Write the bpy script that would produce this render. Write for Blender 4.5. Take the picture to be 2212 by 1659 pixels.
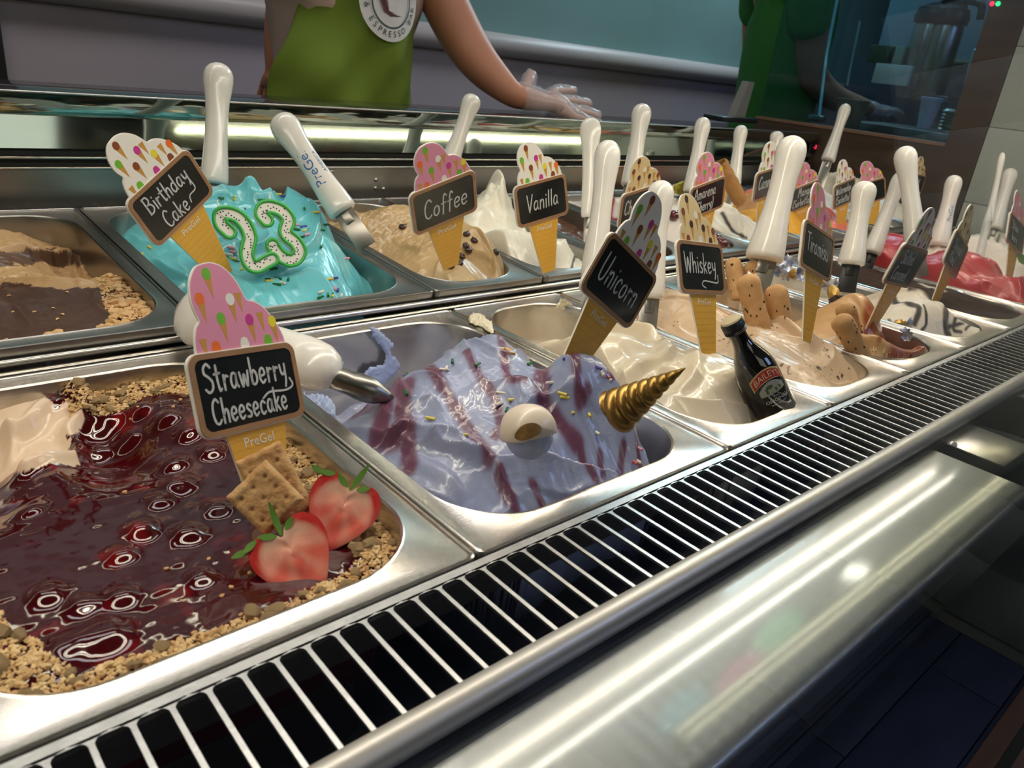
import bpy, bmesh, math, random
import numpy as np
from math import sin, cos, pi, sqrt, radians
from mathutils import Vector, Matrix
random.seed(7); RNG = np.random.default_rng(7)
for o in list(bpy.data.objects): bpy.data.objects.remove(o)
SC = bpy.context.scene; COL = SC.collection

# ------------------------------------------------------------------ camera
RC = np.array([[0.7464, -0.6566, 0.1087], [-0.1852, -0.3617, -0.9137], [0.6392, 0.6618, -0.3916]])
u_, s_, vt_ = np.linalg.svd(RC); RC = u_ @ vt_
CP = np.array([-0.0109, -0.2496, 0.2549]); FL = 1640.1
cam = bpy.data.cameras.new('camera'); co = bpy.data.objects.new('camera', cam); COL.objects.link(co)
cam.sensor_width = 36; cam.lens = FL / 2212 * 36; cam.clip_start = 0.005; cam.clip_end = 50
M = Matrix([[RC[0][i], -RC[1][i], -RC[2][i]] for i in range(3)]).to_4x4(); M.translation = Vector(CP)
co.matrix_world = M; SC.camera = co
cam.dof.use_dof = True; cam.dof.focus_distance = 0.68; cam.dof.aperture_fstop = 16

def ray(u, v): return RC.T @ np.array([(u - 1106) / FL, (v - 829.5) / FL, 1.0])
def at(u, v, x=None, y=None, z=None, d=None):
    r = ray(u, v)
    t = d if d is not None else (z - CP[2]) / r[2] if z is not None else (y - CP[1]) / r[1] if y is not None else (x - CP[0]) / r[0]
    return CP + r * t
def pix(p):
    q = (np.asarray(p) - CP) @ RC.T
    return np.stack([1106 + FL * q[..., 0] / q[..., 2], 829.5 + FL * q[..., 1] / q[..., 2]], -1)

# ------------------------------------------------------------------ world, lights, exposure
SC.view_settings.view_transform = 'Standard'; SC.view_settings.look = 'None'
SC.view_settings.gamma = 1; SC.view_settings.use_curve_mapping = False; SC.view_settings.exposure = -0.22
W = bpy.data.worlds.new('world'); SC.world = W; W.use_nodes = True
W.node_tree.nodes['Background'].inputs[0].default_value = (0.30, 0.36, 0.42, 1); W.node_tree.nodes['Background'].inputs[1].default_value = 0.08
def area(name, loc, target, sx, sy, power, col):
    l = bpy.data.lights.new(name, 'AREA'); l.shape = 'RECTANGLE'; l.size = sx; l.size_y = sy; l.energy = power; l.color = col
    o = bpy.data.objects.new(name, l); COL.objects.link(o); o.location = loc
    d = Vector(target) - Vector(loc); o.rotation_euler = d.to_track_quat('-Z', 'Y').to_euler()
    return o
def strip_light(name, y, x0, x1, z, power, col):
    l = bpy.data.lights.new(name, 'AREA'); l.shape = 'RECTANGLE'; l.size = x1 - x0; l.size_y = 0.011; l.energy = power; l.color = col
    o = bpy.data.objects.new(name, l); COL.objects.link(o); o.location = ((x0 + x1) / 2, y, z)
    return o
strip_light('led_strip_light', 0.205, -1.0, 1.84, 0.498, 4.9, (1.0, 0.86, 0.70))
strip_light('led_strip_light', 0.160, -1.0, 1.84, 0.498, 4.9, (1.0, 0.90, 0.76))
strip_light('led_strip_light', 0.700, -1.0, 1.9, 0.56, 2.6, (1.0, 0.88, 0.70))
area('staff_side_fill', (2.9, 1.3, 1.5), (2.0, 1.72, 0.3), 1.0, 0.5, 24, (0.68, 0.88, 1.0))  # cool area light added to brighten the back wall
area('ceiling_panel_light', (0.4, 0.95, 1.6), (0.5, 1.7, 0.1), 1.4, 0.4, 13, (1.0, 0.92, 0.95))
area('shop_ceiling_light', (0.3, -1.8, 1.6), (0.5, 0.3, 0), 1.2, 1.2, 7, (1.0, 0.95, 0.85))
area('shop_window_daylight', (2.0, -1.6, 1.6), (1.6, -0.3, -1.0), 1.0, 0.8, 16, (0.40, 0.52, 1.0))

# ------------------------------------------------------------------ materials
def mat(name, col, rough=0.5, metal=0.0, coat=0.0, sss=0.0, bump=0.0, bscale=200, var=0.0, vscale=40, col2=None, spec=0.5,
        trans=0.0, emit=None, estr=0, attr=None, stretch=None, alpha=1.0, detail=4, sheen=0):
    m = bpy.data.materials.new(name); m.use_nodes = True; N = m.node_tree.nodes; L = m.node_tree.links
    b = N['Principled BSDF']; c = (*col, 1) if len(col) == 3 else col
    b.inputs['Base Color'].default_value = c; b.inputs['Roughness'].default_value = rough; b.inputs['Metallic'].default_value = metal
    b.inputs['Coat Weight'].default_value = coat; b.inputs['Coat Roughness'].default_value = 0.08
    b.inputs['Specular IOR Level'].default_value = spec; b.inputs['Transmission Weight'].default_value = trans; b.inputs['Alpha'].default_value = alpha
    if sheen: b.inputs['Sheen Weight'].default_value = sheen
    if sss: b.inputs['Subsurface Weight'].default_value = sss; b.inputs['Subsurface Scale'].default_value = 0.006; b.inputs['Subsurface Radius'].default_value = (1, .7, .5)
    if emit: b.inputs['Emission Color'].default_value = (*emit, 1); b.inputs['Emission Strength'].default_value = estr
    tc = N.new('ShaderNodeTexCoord'); mp = N.new('ShaderNodeMapping'); L.new(tc.outputs['Object'], mp.inputs[0])
    if stretch: mp.inputs['Scale'].default_value = stretch
    src = None
    if attr:
        a = N.new('ShaderNodeAttribute'); a.attribute_name = attr; L.new(a.outputs['Color'], b.inputs['Base Color']); src = a.outputs['Color']
        rr = N.new('ShaderNodeMapRange'); rr.inputs[1].default_value = 0; rr.inputs[2].default_value = 1; rr.inputs[3].default_value = 0.05; rr.inputs[4].default_value = rough; L.new(a.outputs['Alpha'], rr.inputs[0]); L.new(rr.outputs[0], b.inputs['Roughness'])
    if var:
        n = N.new('ShaderNodeTexNoise'); n.inputs['Scale'].default_value = vscale; n.inputs['Detail'].default_value = 5; L.new(mp.outputs[0], n.inputs[0])
        r = N.new('ShaderNodeMapRange'); r.inputs[1].default_value = 0.3; r.inputs[2].default_value = 0.7; L.new(n.outputs[0], r.inputs[0])
        mx = N.new('ShaderNodeMix'); mx.data_type = 'RGBA'; L.new(r.outputs[0], mx.inputs[0])
        if src: L.new(src, mx.inputs[6])
        else: mx.inputs[6].default_value = c
        c2 = col2 if col2 else tuple(x * (1 - var) for x in col[:3])
        if src:
            mu = N.new('ShaderNodeMix'); mu.data_type = 'RGBA'; mu.blend_type = 'MULTIPLY'; mu.inputs[0].default_value = 1; L.new(src, mu.inputs[6]); mu.inputs[7].default_value = (1 - var,) * 3 + (1,)
            L.new(mu.outputs[2], mx.inputs[7])
        else: mx.inputs[7].default_value = (*c2, 1)
        L.new(mx.outputs[2], b.inputs['Base Color'])
    if bump:
        n = N.new('ShaderNodeTexNoise'); n.inputs['Scale'].default_value = bscale; n.inputs['Detail'].default_value = detail; L.new(mp.outputs[0], n.inputs[0])
        bp = N.new('ShaderNodeBump'); bp.inputs['Strength'].default_value = bump; bp.inputs['Distance'].default_value = 0.001
        L.new(n.outputs[0], bp.inputs['Height']); L.new(bp.outputs[0], b.inputs['Normal'])
    return m
STEEL = mat('stainless_steel', (0.62, 0.58, 0.53), 0.26, 1.0, bump=0.05, bscale=300, var=0.12, vscale=18, stretch=(0.2, 2.5, 2))
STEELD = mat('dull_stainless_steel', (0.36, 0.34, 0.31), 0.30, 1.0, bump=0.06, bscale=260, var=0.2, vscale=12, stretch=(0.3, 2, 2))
STEELG = mat('grille_steel', (0.60, 0.59, 0.58), 0.36, 1.0, bump=0.12, bscale=500, var=0.22, vscale=90)
MIRROR = mat('mirror_steel', (0.46, 0.52, 0.47), 0.06, 1.0, bump=0.006, bscale=120, stretch=(0.15, 1, 3))
BLACK = mat('black_void', (0.006, 0.006, 0.006), 0.6)
BLACKP = mat('black_plastic', (0.012, 0.012, 0.013), 0.35)
WHITEP = mat('white_plastic', (0.83, 0.79, 0.73), 0.22, coat=0.4, sss=0.1, var=0.05, vscale=60)
WPLATE = mat('white_card_edge', (0.85, 0.82, 0.76), 0.4)
BOARDK = mat('chalkboard_black', (0.011, 0.012, 0.012), 0.22, coat=0.2, var=0.3, vscale=50)
WOODF = mat('printed_wood_frame', (0.38, 0.20, 0.095), 0.35, var=0.3, vscale=60, stretch=(0.3, 1, 1))
CHALK = mat('chalk_marker', (0.60, 0.60, 0.58), 0.8, var=0.25, vscale=400)
WAFER = mat('cone_print_yellow', (0.78, 0.42, 0.055), 0.35, var=0.1, vscale=30)
WAFERL = mat('cone_print_lines', (0.66, 0.33, 0.035), 0.35)
PINK = mat('print_pink', (0.72, 0.27, 0.40), 0.35); CREAM = mat('print_cream', (0.72, 0.55, 0.29), 0.35); PWHITE = mat('print_white', (0.80, 0.77, 0.70), 0.35)
P_MAG = mat('print_magenta', (0.55, 0.04, 0.28), 0.35); P_GRN = mat('print_green', (0.16, 0.45, 0.03), 0.35); P_ORG = mat('print_orange', (0.80, 0.16, 0.02), 0.35)
P_YEL = mat('print_yellow', (0.78, 0.65, 0.03), 0.35); P_BRN = mat('print_brown', (0.24, 0.06, 0.02), 0.35); P_CONE = mat('print_tan', (0.55, 0.28, 0.06), 0.35); P_DRK = mat('print_dark', (0.06, 0.02, 0.012), 0.35)
BLUEP = mat('print_blue', (0.03, 0.14, 0.42), 0.4); REDP = mat('print_red', (0.45, 0.035, 0.02), 0.35); GOLDP = mat('print_gold', (0.60, 0.42, 0.20), 0.35)
GOLD = mat('gold_paint', (0.50, 0.29, 0.075), 0.33, 0.85, bump=0.25, bscale=90, var=0.35, vscale=50)
CHOC = mat('dark_chocolate', (0.022, 0.009, 0.005), 0.22, coat=0.4)
BEAN = mat('coffee_bean_brown', (0.045, 0.018, 0.009), 0.3, coat=0.3, bump=0.2, bscale=300)
BISC = mat('biscuit', (0.62, 0.38, 0.17), 0.85, bump=0.7, bscale=600, var=0.35, vscale=110, col2=(0.46, 0.23, 0.08))
CRUMB = mat('biscuit_crumb', (0.86, 0.63, 0.33), 0.85, bump=1.0, bscale=900, var=0.35, vscale=160, col2=(0.58, 0.33, 0.12))
NUT = mat('chopped_nut', (0.80, 0.58, 0.30), 0.6, bump=0.3, bscale=500, var=0.35, vscale=90, col2=(0.55, 0.27, 0.09))
SPONGE = mat('ladyfinger_sponge', (0.70, 0.43, 0.20), 0.8, bump=0.7, bscale=900, var=0.3, vscale=60, col2=(0.52, 0.28, 0.11))
GLASSK = mat('dark_bottle_glass', (0.006, 0.004, 0.003), 0.06, coat=1.0)
CHERRY = mat('cherry_in_syrup', (0.10, 0.004, 0.006), 0.05, coat=1.0, sss=0.3)
FOIL = mat('silver_foil', (0.85, 0.85, 0.85), 0.18, 1.0, bump=1.0, bscale=250)
CANDLEW = mat('candle_wax', (0.86, 0.83, 0.74), 0.4, sss=0.3)
CANDLEG = mat('candle_green_rim', (0.04, 0.42, 0.06), 0.3, coat=0.3)
LEAF = mat('strawberry_leaf', (0.12, 0.26, 0.03), 0.5, bump=0.3, bscale=300)
SKIN = mat('skin', (0.46, 0.20, 0.12), 0.5, sss=0.15, var=0.15, vscale=12)
APRON = mat('green_apron_cloth', (0.14, 0.21, 0.014), 0.85, bump=0.2, bscale=500, var=0.12, vscale=5)
SHIRT = mat('green_shirt_cloth', (0.035, 0.22, 0.035), 0.85, bump=0.2, bscale=500, var=0.2, vscale=5)
PINKS = mat('pale_pink_sleeve', (0.48, 0.34, 0.29), 0.85, bump=0.2, bscale=300)
WALLM = mat('lilac_wall_panel', (0.44, 0.385, 0.42), 0.45, var=0.08, vscale=3)
TEAL = mat('teal_wall_glass', (0.22, 0.36, 0.35), 0.35, var=0.25, vscale=1.5)
RAILM = mat('pale_bumper_rail', (0.45, 0.41, 0.40), 0.4)
TILE = mat('white_wall_tile', (0.42, 0.45, 0.41), 0.3, var=0.08, vscale=8)
WOODD = mat('dark_wood_panel', (0.075, 0.045, 0.026), 0.4, var=0.5, vscale=14, stretch=(1, 0.25, 3), bump=0.1, bscale=60)
PLANK = mat('slate_plank', (0.075, 0.085, 0.125), 0.30, var=0.35, vscale=6, stretch=(0.6, 3, 1), bump=0.15, bscale=60)
DARKG = mat('dark_green_wall', (0.07, 0.15, 0.075), 0.6, var=0.3, vscale=2)
CEIL = mat('ceiling_grey', (0.09, 0.09, 0.09), 0.8)
WOODR = mat('brown_wood_rail', (0.24, 0.13, 0.075), 0.45, var=0.3, vscale=20, stretch=(0.2, 2, 2))
CLEARP = mat('clear_plastic', (0.75, 0.8, 0.78), 0.12, alpha=0.42, coat=0.5)
LEDM = mat('led_red_digits', (0.5, 0.01, 0.02), 0.5, emit=(1.0, 0.03, 0.10), estr=2.5)
LEDG = mat('led_green', (0.01, 0.4, 0.1), 0.5, emit=(0.03, 1.0, 0.3), estr=2.5)
DIODE = mat('led_diode', (0.9, 0.9, 0.7), 0.5, emit=(1.0, 0.93, 0.6), estr=22)
def glass_mat(name, tint, base=0.04):
    m = bpy.data.materials.new(name); m.use_nodes = True; N = m.node_tree.nodes; L = m.node_tree.links; N.clear()
    out = N.new('ShaderNodeOutputMaterial'); t = N.new('ShaderNodeBsdfTransparent'); t.inputs[0].default_value = (*tint, 1)
    g = N.new('ShaderNodeBsdfGlossy'); g.inputs['Roughness'].default_value = 0.01; mix = N.new('ShaderNodeMixShader')
    ge = N.new('ShaderNodeNewGeometry'); dp = N.new('ShaderNodeVectorMath'); dp.operation = 'DOT_PRODUCT'
    L.new(ge.outputs['Incoming'], dp.inputs[0]); L.new(ge.outputs['Normal'], dp.inputs[1])
    ab = N.new('ShaderNodeMath'); ab.operation = 'ABSOLUTE'; L.new(dp.outputs['Value'], ab.inputs[0])
    s = N.new('ShaderNodeMath'); s.operation = 'SUBTRACT'; s.inputs[0].default_value = 1; L.new(ab.outputs[0], s.inputs[1])
    p = N.new('ShaderNodeMath'); p.operation = 'POWER'; L.new(s.outputs[0], p.inputs[0]); p.inputs[1].default_value = 5
    ma = N.new('ShaderNodeMath'); ma.operation = 'MULTIPLY_ADD'; L.new(p.outputs[0], ma.inputs[0]); ma.inputs[1].default_value = 1 - base; ma.inputs[2].default_value = base
    L.new(ma.outputs[0], mix.inputs[0]); L.new(t.outputs[0], mix.inputs[1]); L.new(g.outputs[0], mix.inputs[2]); L.new(mix.outputs[0], out.inputs[0])
    return m
GLASS = glass_mat('display_glass', (0.97, 0.985, 0.975)); GLASST = glass_mat('teal_side_glass', (0.62, 0.80, 0.88))
def glove_mat():
    m = mat('clear_glove_film', (0.72, 0.70, 0.74), 0.22, coat=0.6, alpha=0.34, bump=1.0, bscale=60); return m
GLOVE = glove_mat()
def ripple(m, scale, strength):     # fine vertical rolling ripples of the steel deck
    N = m.node_tree.nodes; L = m.node_tree.links; b = N['Principled BSDF']
    tc = N.new('ShaderNodeTexCoord'); w = N.new('ShaderNodeTexWave'); w.inputs['Scale'].default_value = scale; w.bands_direction = 'X'; w.inputs['Distortion'].default_value = 0.6
    w.inputs['Detail'].default_value = 1; L.new(tc.outputs['Object'], w.inputs[0]); bp = N.new('ShaderNodeBump'); bp.inputs['Strength'].default_value = strength; bp.inputs['Distance'].default_value = 0.001
    L.new(w.outputs[0], bp.inputs['Height']); n = N.new('ShaderNodeTexNoise'); n.inputs['Scale'].default_value = 900; L.new(tc.outputs['Object'], n.inputs[0])
    bp2 = N.new('ShaderNodeBump'); bp2.inputs['Strength'].default_value = 0.08; bp2.inputs['Distance'].default_value = 0.001; L.new(n.outputs[0], bp2.inputs['Height']); L.new(bp.outputs[0], bp2.inputs['Normal']); L.new(bp2.outputs[0], b.inputs['Normal'])
DECK = mat('brushed_deck_steel', (0.29, 0.30, 0.295), 0.46, 1.0, coat=1.0); ripple(DECK, 30, 0.10)

# ------------------------------------------------------------------ mesh helpers
class MB:
    def __init__(s): s.v = []; s.f = []; s.m = []
    def add(s, v, f, mi=0):
        k = len(s.v); s.v += [tuple(map(float, p)) for p in v]; s.f += [tuple(i + k for i in q) for q in f]; s.m += [mi] * len(f); return s
    def box(s, x0, x1, y0, y1, z0, z1, mi=0, bev=0.0):
        if bev <= 0:
            v = [(x, y, z) for x in (x0, x1) for y in (y0, y1) for z in (z0, z1)]
            return s.add(v, [(0, 1, 3, 2), (4, 6, 7, 5), (0, 4, 5, 1), (2, 3, 7, 6), (0, 2, 6, 4), (1, 5, 7, 3)], mi)
        bm = bmesh.new(); bmesh.ops.create_cube(bm, size=1)
        for w in bm.verts: w.co = Vector(((x0 + x1) / 2 + w.co.x * (x1 - x0), (y0 + y1) / 2 + w.co.y * (y1 - y0), (z0 + z1) / 2 + w.co.z * (z1 - z0)))
        bmesh.ops.bevel(bm, geom=list(bm.edges), offset=bev, segments=2, affect='EDGES', profile=0.5)
        bm.verts.index_update(); s.add([w.co for w in bm.verts], [[w.index for w in f.verts] for f in bm.faces], mi); bm.free(); return s
    def tube(s, pts, r, n=10, mi=0, cap=True):
        pts = [np.array(p, float) for p in pts]; rs = r if hasattr(r, '__len__') else [r] * len(pts)
        k = len(s.v); up = None; V = []
        for i, p in enumerate(pts):
            t = pts[min(i + 1, len(pts) - 1)] - pts[max(i - 1, 0)]; t /= np.linalg.norm(t) + 1e-12
            if up is None: up = np.cross(t, [0.13, 0.31, 0.94]); 
            a = up - t * (up @ t)
            if np.linalg.norm(a) < 1e-6: a = np.cross(t, [1, 0.2, 0])
            a /= np.linalg.norm(a); up = a; b = np.cross(t, a)
            V += [p + rs[i] * (a * cos(2 * pi * j / n) + b * sin(2 * pi * j / n)) for j in range(n)]
        F = [(i * n + j, i * n + (j + 1) % n, (i + 1) * n + (j + 1) % n, (i + 1) * n + j) for i in range(len(pts) - 1) for j in range(n)]
        if cap: F += [tuple(range(n - 1, -1, -1)), tuple((len(pts) - 1) * n + j for j in range(n))]
        return s.add(V, F, mi)
    def prism(s, poly, z0, z1, mi=0, fr=None, side=None):
        n = len(poly); V = [(x, y, z0) for x, y in poly] + [(x, y, z1) for x, y in poly]
        if fr is not None: V = [fr @ Vector(p) for p in V]
        s.add(V, [tuple(range(n, 2 * n))], mi); k = len(s.v) - 2 * n
        s.f += [tuple(k + i for i in range(n - 1, -1, -1))] + [(k + i, k + (i + 1) % n, k + n + (i + 1) % n, k + n + i) for i in range(n)]
        s.m += [mi if side is None else side] * (n + 1); return s
    def ell(s, c, r, n=12, m=8, mi=0, rot=None):
        V = []; F = []
        for i in range(m + 1):
            th = pi * i / m
            for j in range(n):
                p = np.array([r[0] * sin(th) * cos(2 * pi * j / n), r[1] * sin(th) * sin(2 * pi * j / n), r[2] * cos(th)])
                if rot is not None: p = rot @ p
                V.append(p + np.array(c))
        F = [(i * n + j, (i + 1) * n + j, (i + 1) * n + (j + 1) % n, i * n + (j + 1) % n) for i in range(m) for j in range(n)]
        return s.add(V, F, mi)
    def build(s, name, mats, parent=None, smooth=True, angle=40):
        me = bpy.data.meshes.new(name); me.from_pydata(s.v, [], s.f)
        mats = mats if isinstance(mats, (list, tuple)) else [mats]
        for m in mats: me.materials.append(m)
        if len(mats) > 1: me.polygons.foreach_set('material_index', s.m)
        me.validate(); me.update()
        if smooth: me.shade_smooth() if angle >= 180 else smooth_angle(me, angle)
        o = bpy.data.objects.new(name, me); COL.objects.link(o)
        if parent: o.parent = parent
        return o
def smooth_angle(me, a):
    me.polygons.foreach_set('use_smooth', [True] * len(me.polygons))
    try: me.set_sharp_from_angle(angle=radians(a))
    except Exception: pass
def tag(o, label=None, cat=None, group=None, kind=None):
    if label: o['label'] = label
    if cat: o['category'] = cat
    if group: o['group'] = group
    if kind: o['kind'] = kind
    return o
def empty(name, loc, label=None, cat=None, group=None):
    o = bpy.data.objects.new(name, None); o.empty_display_size = 0.02; COL.objects.link(o); o.location = loc
    return tag(o, label, cat, group)
def inst(name, me, parent, mtx):
    o = bpy.data.objects.new(name, me); COL.objects.link(o)
    if parent: o.parent = parent
    o.matrix_local = mtx; return o
def local(mb, loc):
    l = np.array(loc); mb.v = [tuple(np.array(p) - l) for p in mb.v]; return mb
def catmull(P, n=6, closed=False):
    P = [np.array(p, float) for p in P]
    if len(P) < 3: return [P[0] + (P[-1] - P[0]) * i / n for i in range(n + 1)] if len(P) == 2 else P
    Q = [P[-1]] + P + [P[0], P[1]] if closed else [2 * P[0] - P[1]] + P + [2 * P[-1] - P[-2]]
    out = []
    for i in range(1, len(Q) - 2):
        a, b, c, d = Q[i - 1:i + 3]
        for k in range(n):
            t = k / n; out.append(0.5 * (2 * b + (c - a) * t + (2 * a - 5 * b + 4 * c - d) * t * t + (3 * b - a - 3 * c + d) * t ** 3))
    if not closed: out.append(P[-1])
    return out
def rrect(w, h, r, n=8):
    pts = []
    for cx, cy, a0 in ((w / 2 - r, h / 2 - r, 0), (-w / 2 + r, h / 2 - r, 90), (-w / 2 + r, -h / 2 + r, 180), (w / 2 - r, -h / 2 + r, 270)):
        pts += [(cx + r * cos(radians(a0 + 90 * i / n)), cy + r * sin(radians(a0 + 90 * i / n))) for i in range(n + 1)]
    return pts
def frame(o, ex, ey, ez=None):
    ex = np.array(ex, float); ex /= np.linalg.norm(ex); ey = np.array(ey, float); ey -= ex * (ex @ ey); ey /= np.linalg.norm(ey); ez = np.cross(ex, ey)
    m = Matrix(((ex[0], ey[0], ez[0], o[0]), (ex[1], ey[1], ez[1], o[1]), (ex[2], ey[2], ez[2], o[2]), (0, 0, 0, 1))); return m
def text_mb(s, size, mb, fn, mi=0, depth=0.0):
    """Built-in font text added to mb; fn maps (x, y) to a 3-D point."""
    cu = bpy.data.curves.new('t', 'FONT'); cu.body = s; cu.size = size; cu.align_x = 'CENTER'; cu.align_y = 'CENTER'; cu.resolution_u = 3
    ob = bpy.data.objects.new('t', cu); me = bpy.data.meshes.new_from_object(ob)
    mb.add([fn(v.co.x, v.co.y) for v in me.vertices], [tuple(p.vertices) for p in me.polygons], mi)
    bpy.data.objects.remove(ob); bpy.data.meshes.remove(me); bpy.data.curves.remove(cu)
# numpy value noise
_T = RNG.random((256, 256))
def vnoise(x, y):
    xi = np.floor(x).astype(int); yi = np.floor(y).astype(int); fx = x - xi; fy = y - yi; fx = fx * fx * (3 - 2 * fx); fy = fy * fy * (3 - 2 * fy)
    g = lambda a, b: _T[a & 255, b & 255]
    return (g(xi, yi) * (1 - fx) + g(xi + 1, yi) * fx) * (1 - fy) + (g(xi, yi + 1) * (1 - fx) + g(xi + 1, yi + 1) * fx) * fy - 0.5
def fbm(x, y, o=4):
    s = 0; a = 1
    for i in range(o): s = s + a * vnoise(x * 2 ** i + 17 * i, y * 2 ** i + 31 * i); a *= 0.5
    return s
def polyd(X, Y, path):
    """distance to polyline, signed side, and position along it 0..1"""
    best = np.full(X.shape, 1e9); side = np.zeros(X.shape); tt = np.zeros(X.shape); n = len(path) - 1
    for i in range(n):
        a = path[i]; b = path[i + 1]; d = (b[0] - a[0], b[1] - a[1]); L2 = d[0] ** 2 + d[1] ** 2 + 1e-14
        t = np.clip(((X - a[0]) * d[0] + (Y - a[1]) * d[1]) / L2, 0, 1)
        dx = X - a[0] - t * d[0]; dy = Y - a[1] - t * d[1]; q = np.hypot(dx, dy); m = q < best
        best = np.where(m, q, best); side = np.where(m, np.sign(d[0] * dy - d[1] * dx), side); tt = np.where(m, (i + t) / n, tt)
    return best, side, tt

# ------------------------------------------------------------------ room shell
def struct(name, mb, m): o = mb.build(name, m, smooth=False); tag(o, kind='structure'); return o
fl = empty('floor', (0, 0, -1.0)); tag(fl, kind='structure')
b = MB().box(-2.5, 6, -4, 3, -0.03, -0.004); b.build('screed', BLACK, fl, False)
pw, pl = 0.16, 0.9
ms = {}
for iy in range(0, 9):
    y = -1.06 + iy * pw
    for ix in range(-1, 5):
        x = 1.8235 + (ix - 2) * pl + (0.0 if iy % 2 == 0 else 0.45) - (0.0 if iy != 6 else 0)
        MBp = ms.get('p')
        if MBp is None:
            MBp = MB().box(0.0015, pl - 0.0015, 0.0015, pw - 0.0015, -0.004, 0.0, bev=0.001); oo = MBp.build('plank', PLANK, fl); ms['p'] = oo.data; oo.location = (x, y, 0)
        else: inst('plank', ms['p'], fl, Matrix.Translation((x, y, 0)))
bb = MB().box(-2.5, 6, 0.38, 3, -0.004, 0.0).box(-2.5, 6, -4, -1.06, -0.004, 0.0); bb.build('floor_slab', PLANK, fl, False)
struct('wall_back', MB().box(-1.2, 5.5, 1.75, 1.8, -1, 0.27), WALLM)
struct('trim_1', MB().tube([(-1.2, 1.735, 0.29), (5.5, 1.735, 0.29)], 0.034, 20), RAILM).data.shade_smooth()
struct('wall_back_upper', MB().box(-1.2, 5.5, 1.76, 1.8, 0.27, 1.7), TEAL)
struct('wall_left', MB().box(-1.25, -1.2, -4, 1.8, -1, 1.7), DARKG)
struct('trim_2', MB().box(0.28, 0.335, 1.72, 1.76, -1, 0.9), BLACKP)
struct('wall_right', MB().box(5.5, 5.55, -4, 1.8, -1, 1.7), CEIL)
struct('wall_front', MB().box(-1.25, 5.5, -4.05, -4, -1, 1.7), DARKG)
struct('ceiling', MB().box(-1.25, 5.5, -4, 1.8, 1.7, 1.75), CEIL)
# end wall of the case: white tile strips in front, dark wood panel behind
et = empty('wall_end', (2.03, 0.0, -1.0)); tag(et, kind='structure')
MB().box(0.004, 0.05, -0.9, 0.395, 0, 1.7).build('wall_core', TILE, et, False)
tm = None
for i in range(0, 10):
    z = 0.041 + i * 0.17
    if tm is None: tm = MB().box(-0.004, 0.004, -0.9, 0.397, 0.0006, 0.1694, bev=0.001).build('tile', TILE, et); tm.location = (0, 0, z)
    else: inst('tile', tm.data, et, Matrix.Translation((0, 0, z)))
we = empty('wood_end_panel', (2.03, 0.4, -0.3), 'dark brown wooden end panel behind the gelato pans on the right', 'panel')
MB().box(0, 0.04, 0, 0.60, 0, 0.475).build('lower_panel', WOODD, we, False)
MB().box(0, 0.04, 0, 0.08, 0.475, 1.2).build('post', WOODD, we, False)
MB().box(-0.002, 0.042, 0.08, 0.60, 0.475, 0.482).build('capping', WOODR, we, False)
o = MB().box(0.016, 0.022, 0.081, 0.60, 0.483, 1.2).build('glass_pane', GLASST, we, False)

# ------------------------------------------------------------------ the case: body, counter behind, grille, deck, glass
X0, X1 = -0.75, 2.02
cs = empty('display_case_body', (0.6, 0.4, -1.0), 'stainless steel gelato display case that holds the pans', 'display case')
def cpart(name, mb, m, smooth=False, angle=40): return local(mb, (0.6, 0.4, -1.0)).build(name, m, cs, smooth, angle)
cpart('well', MB().box(X0, X1, -0.06, 0.80, -0.185, -0.17).box(X0, X1, 0.795, 0.80, -0.17, 0.02).box(X0, X0 + 0.01, -0.06, 0.80, -0.17, -0.02).box(X0, X1, -0.076, -0.066, -0.185, -0.0165), BLACK)
cpart('cabinet', MB().box(X0, X1, 0.14, 0.80, -1.0, -0.19), STEELD)
cpart('front_pan_rail', MB().box(X0, X1, -0.002, 0.006, -0.02, -0.003), STEELG)
# middle rails between the pan rows
cpart('middle_rail', MB().box(X0, X1, 0.3685, 0.3735, -0.03, -0.004).box(X0, X1, 0.3735, 0.384, -0.03, -0.012), STEELD)
cpart('middle_rail_bead', MB().tube([(X0, 0.3795, 0.0055), (X1, 0.3795, 0.0055)], 0.0032, 10).tube([(X0, 0.373, -0.001), (X1, 0.373, -0.001)], 0.0024, 8), STEEL, True)
for k in range(9):
    xx = -0.2 + k * 0.25 + 0.13
    cpart('rail_clip', MB().box(xx, xx + 0.012, 0.3672, 0.369, -0.014, -0.004, bev=0.0008), STEEL, True)
# rear: black mesh intake, dark panel, rails, mirror panel, counter
cpart('rear_ledge', MB().box(X0, X1, 0.762, 0.80, 0.018, 0.028), BLACKP)
vm = MB()
for k in range(150):
    x = X0 + 0.02 + k * 0.018; vm.add([(x, 0.764, 0.0286), (x + 0.0035, 0.764, 0.0286), (x + 0.011, 0.797, 0.0286), (x + 0.0075, 0.797, 0.0286), (x, 0.764, 0.0296), (x + 0.0035, 0.764, 0.0296), (x + 0.011, 0.797, 0.0296), (x + 0.0075, 0.797, 0.0296)], [(4, 5, 6, 7), (0, 1, 5, 4), (3, 7, 6, 2), (1, 2, 6, 5), (0, 4, 7, 3)])
q = cpart('intake_mesh', vm, STEELD); q['kind'] = 'stuff'
cpart('rear_panel', MB().box(X0, X1, 0.80, 0.806, 0.028, 0.0755), STEELD)
cpart('rear_slot_rail', MB().tube([(X0, 0.7985, 0.0765), (X1, 0.7985, 0.0765)], 0.0016, 8).tube([(X0, 0.7985, 0.0885), (X1, 0.7985, 0.0885)], 0.0016, 8), STEEL, True)
cpart('rear_slot', MB().box(X0, X1, 0.806, 0.812, 0.0755, 0.10), BLACK)
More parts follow.
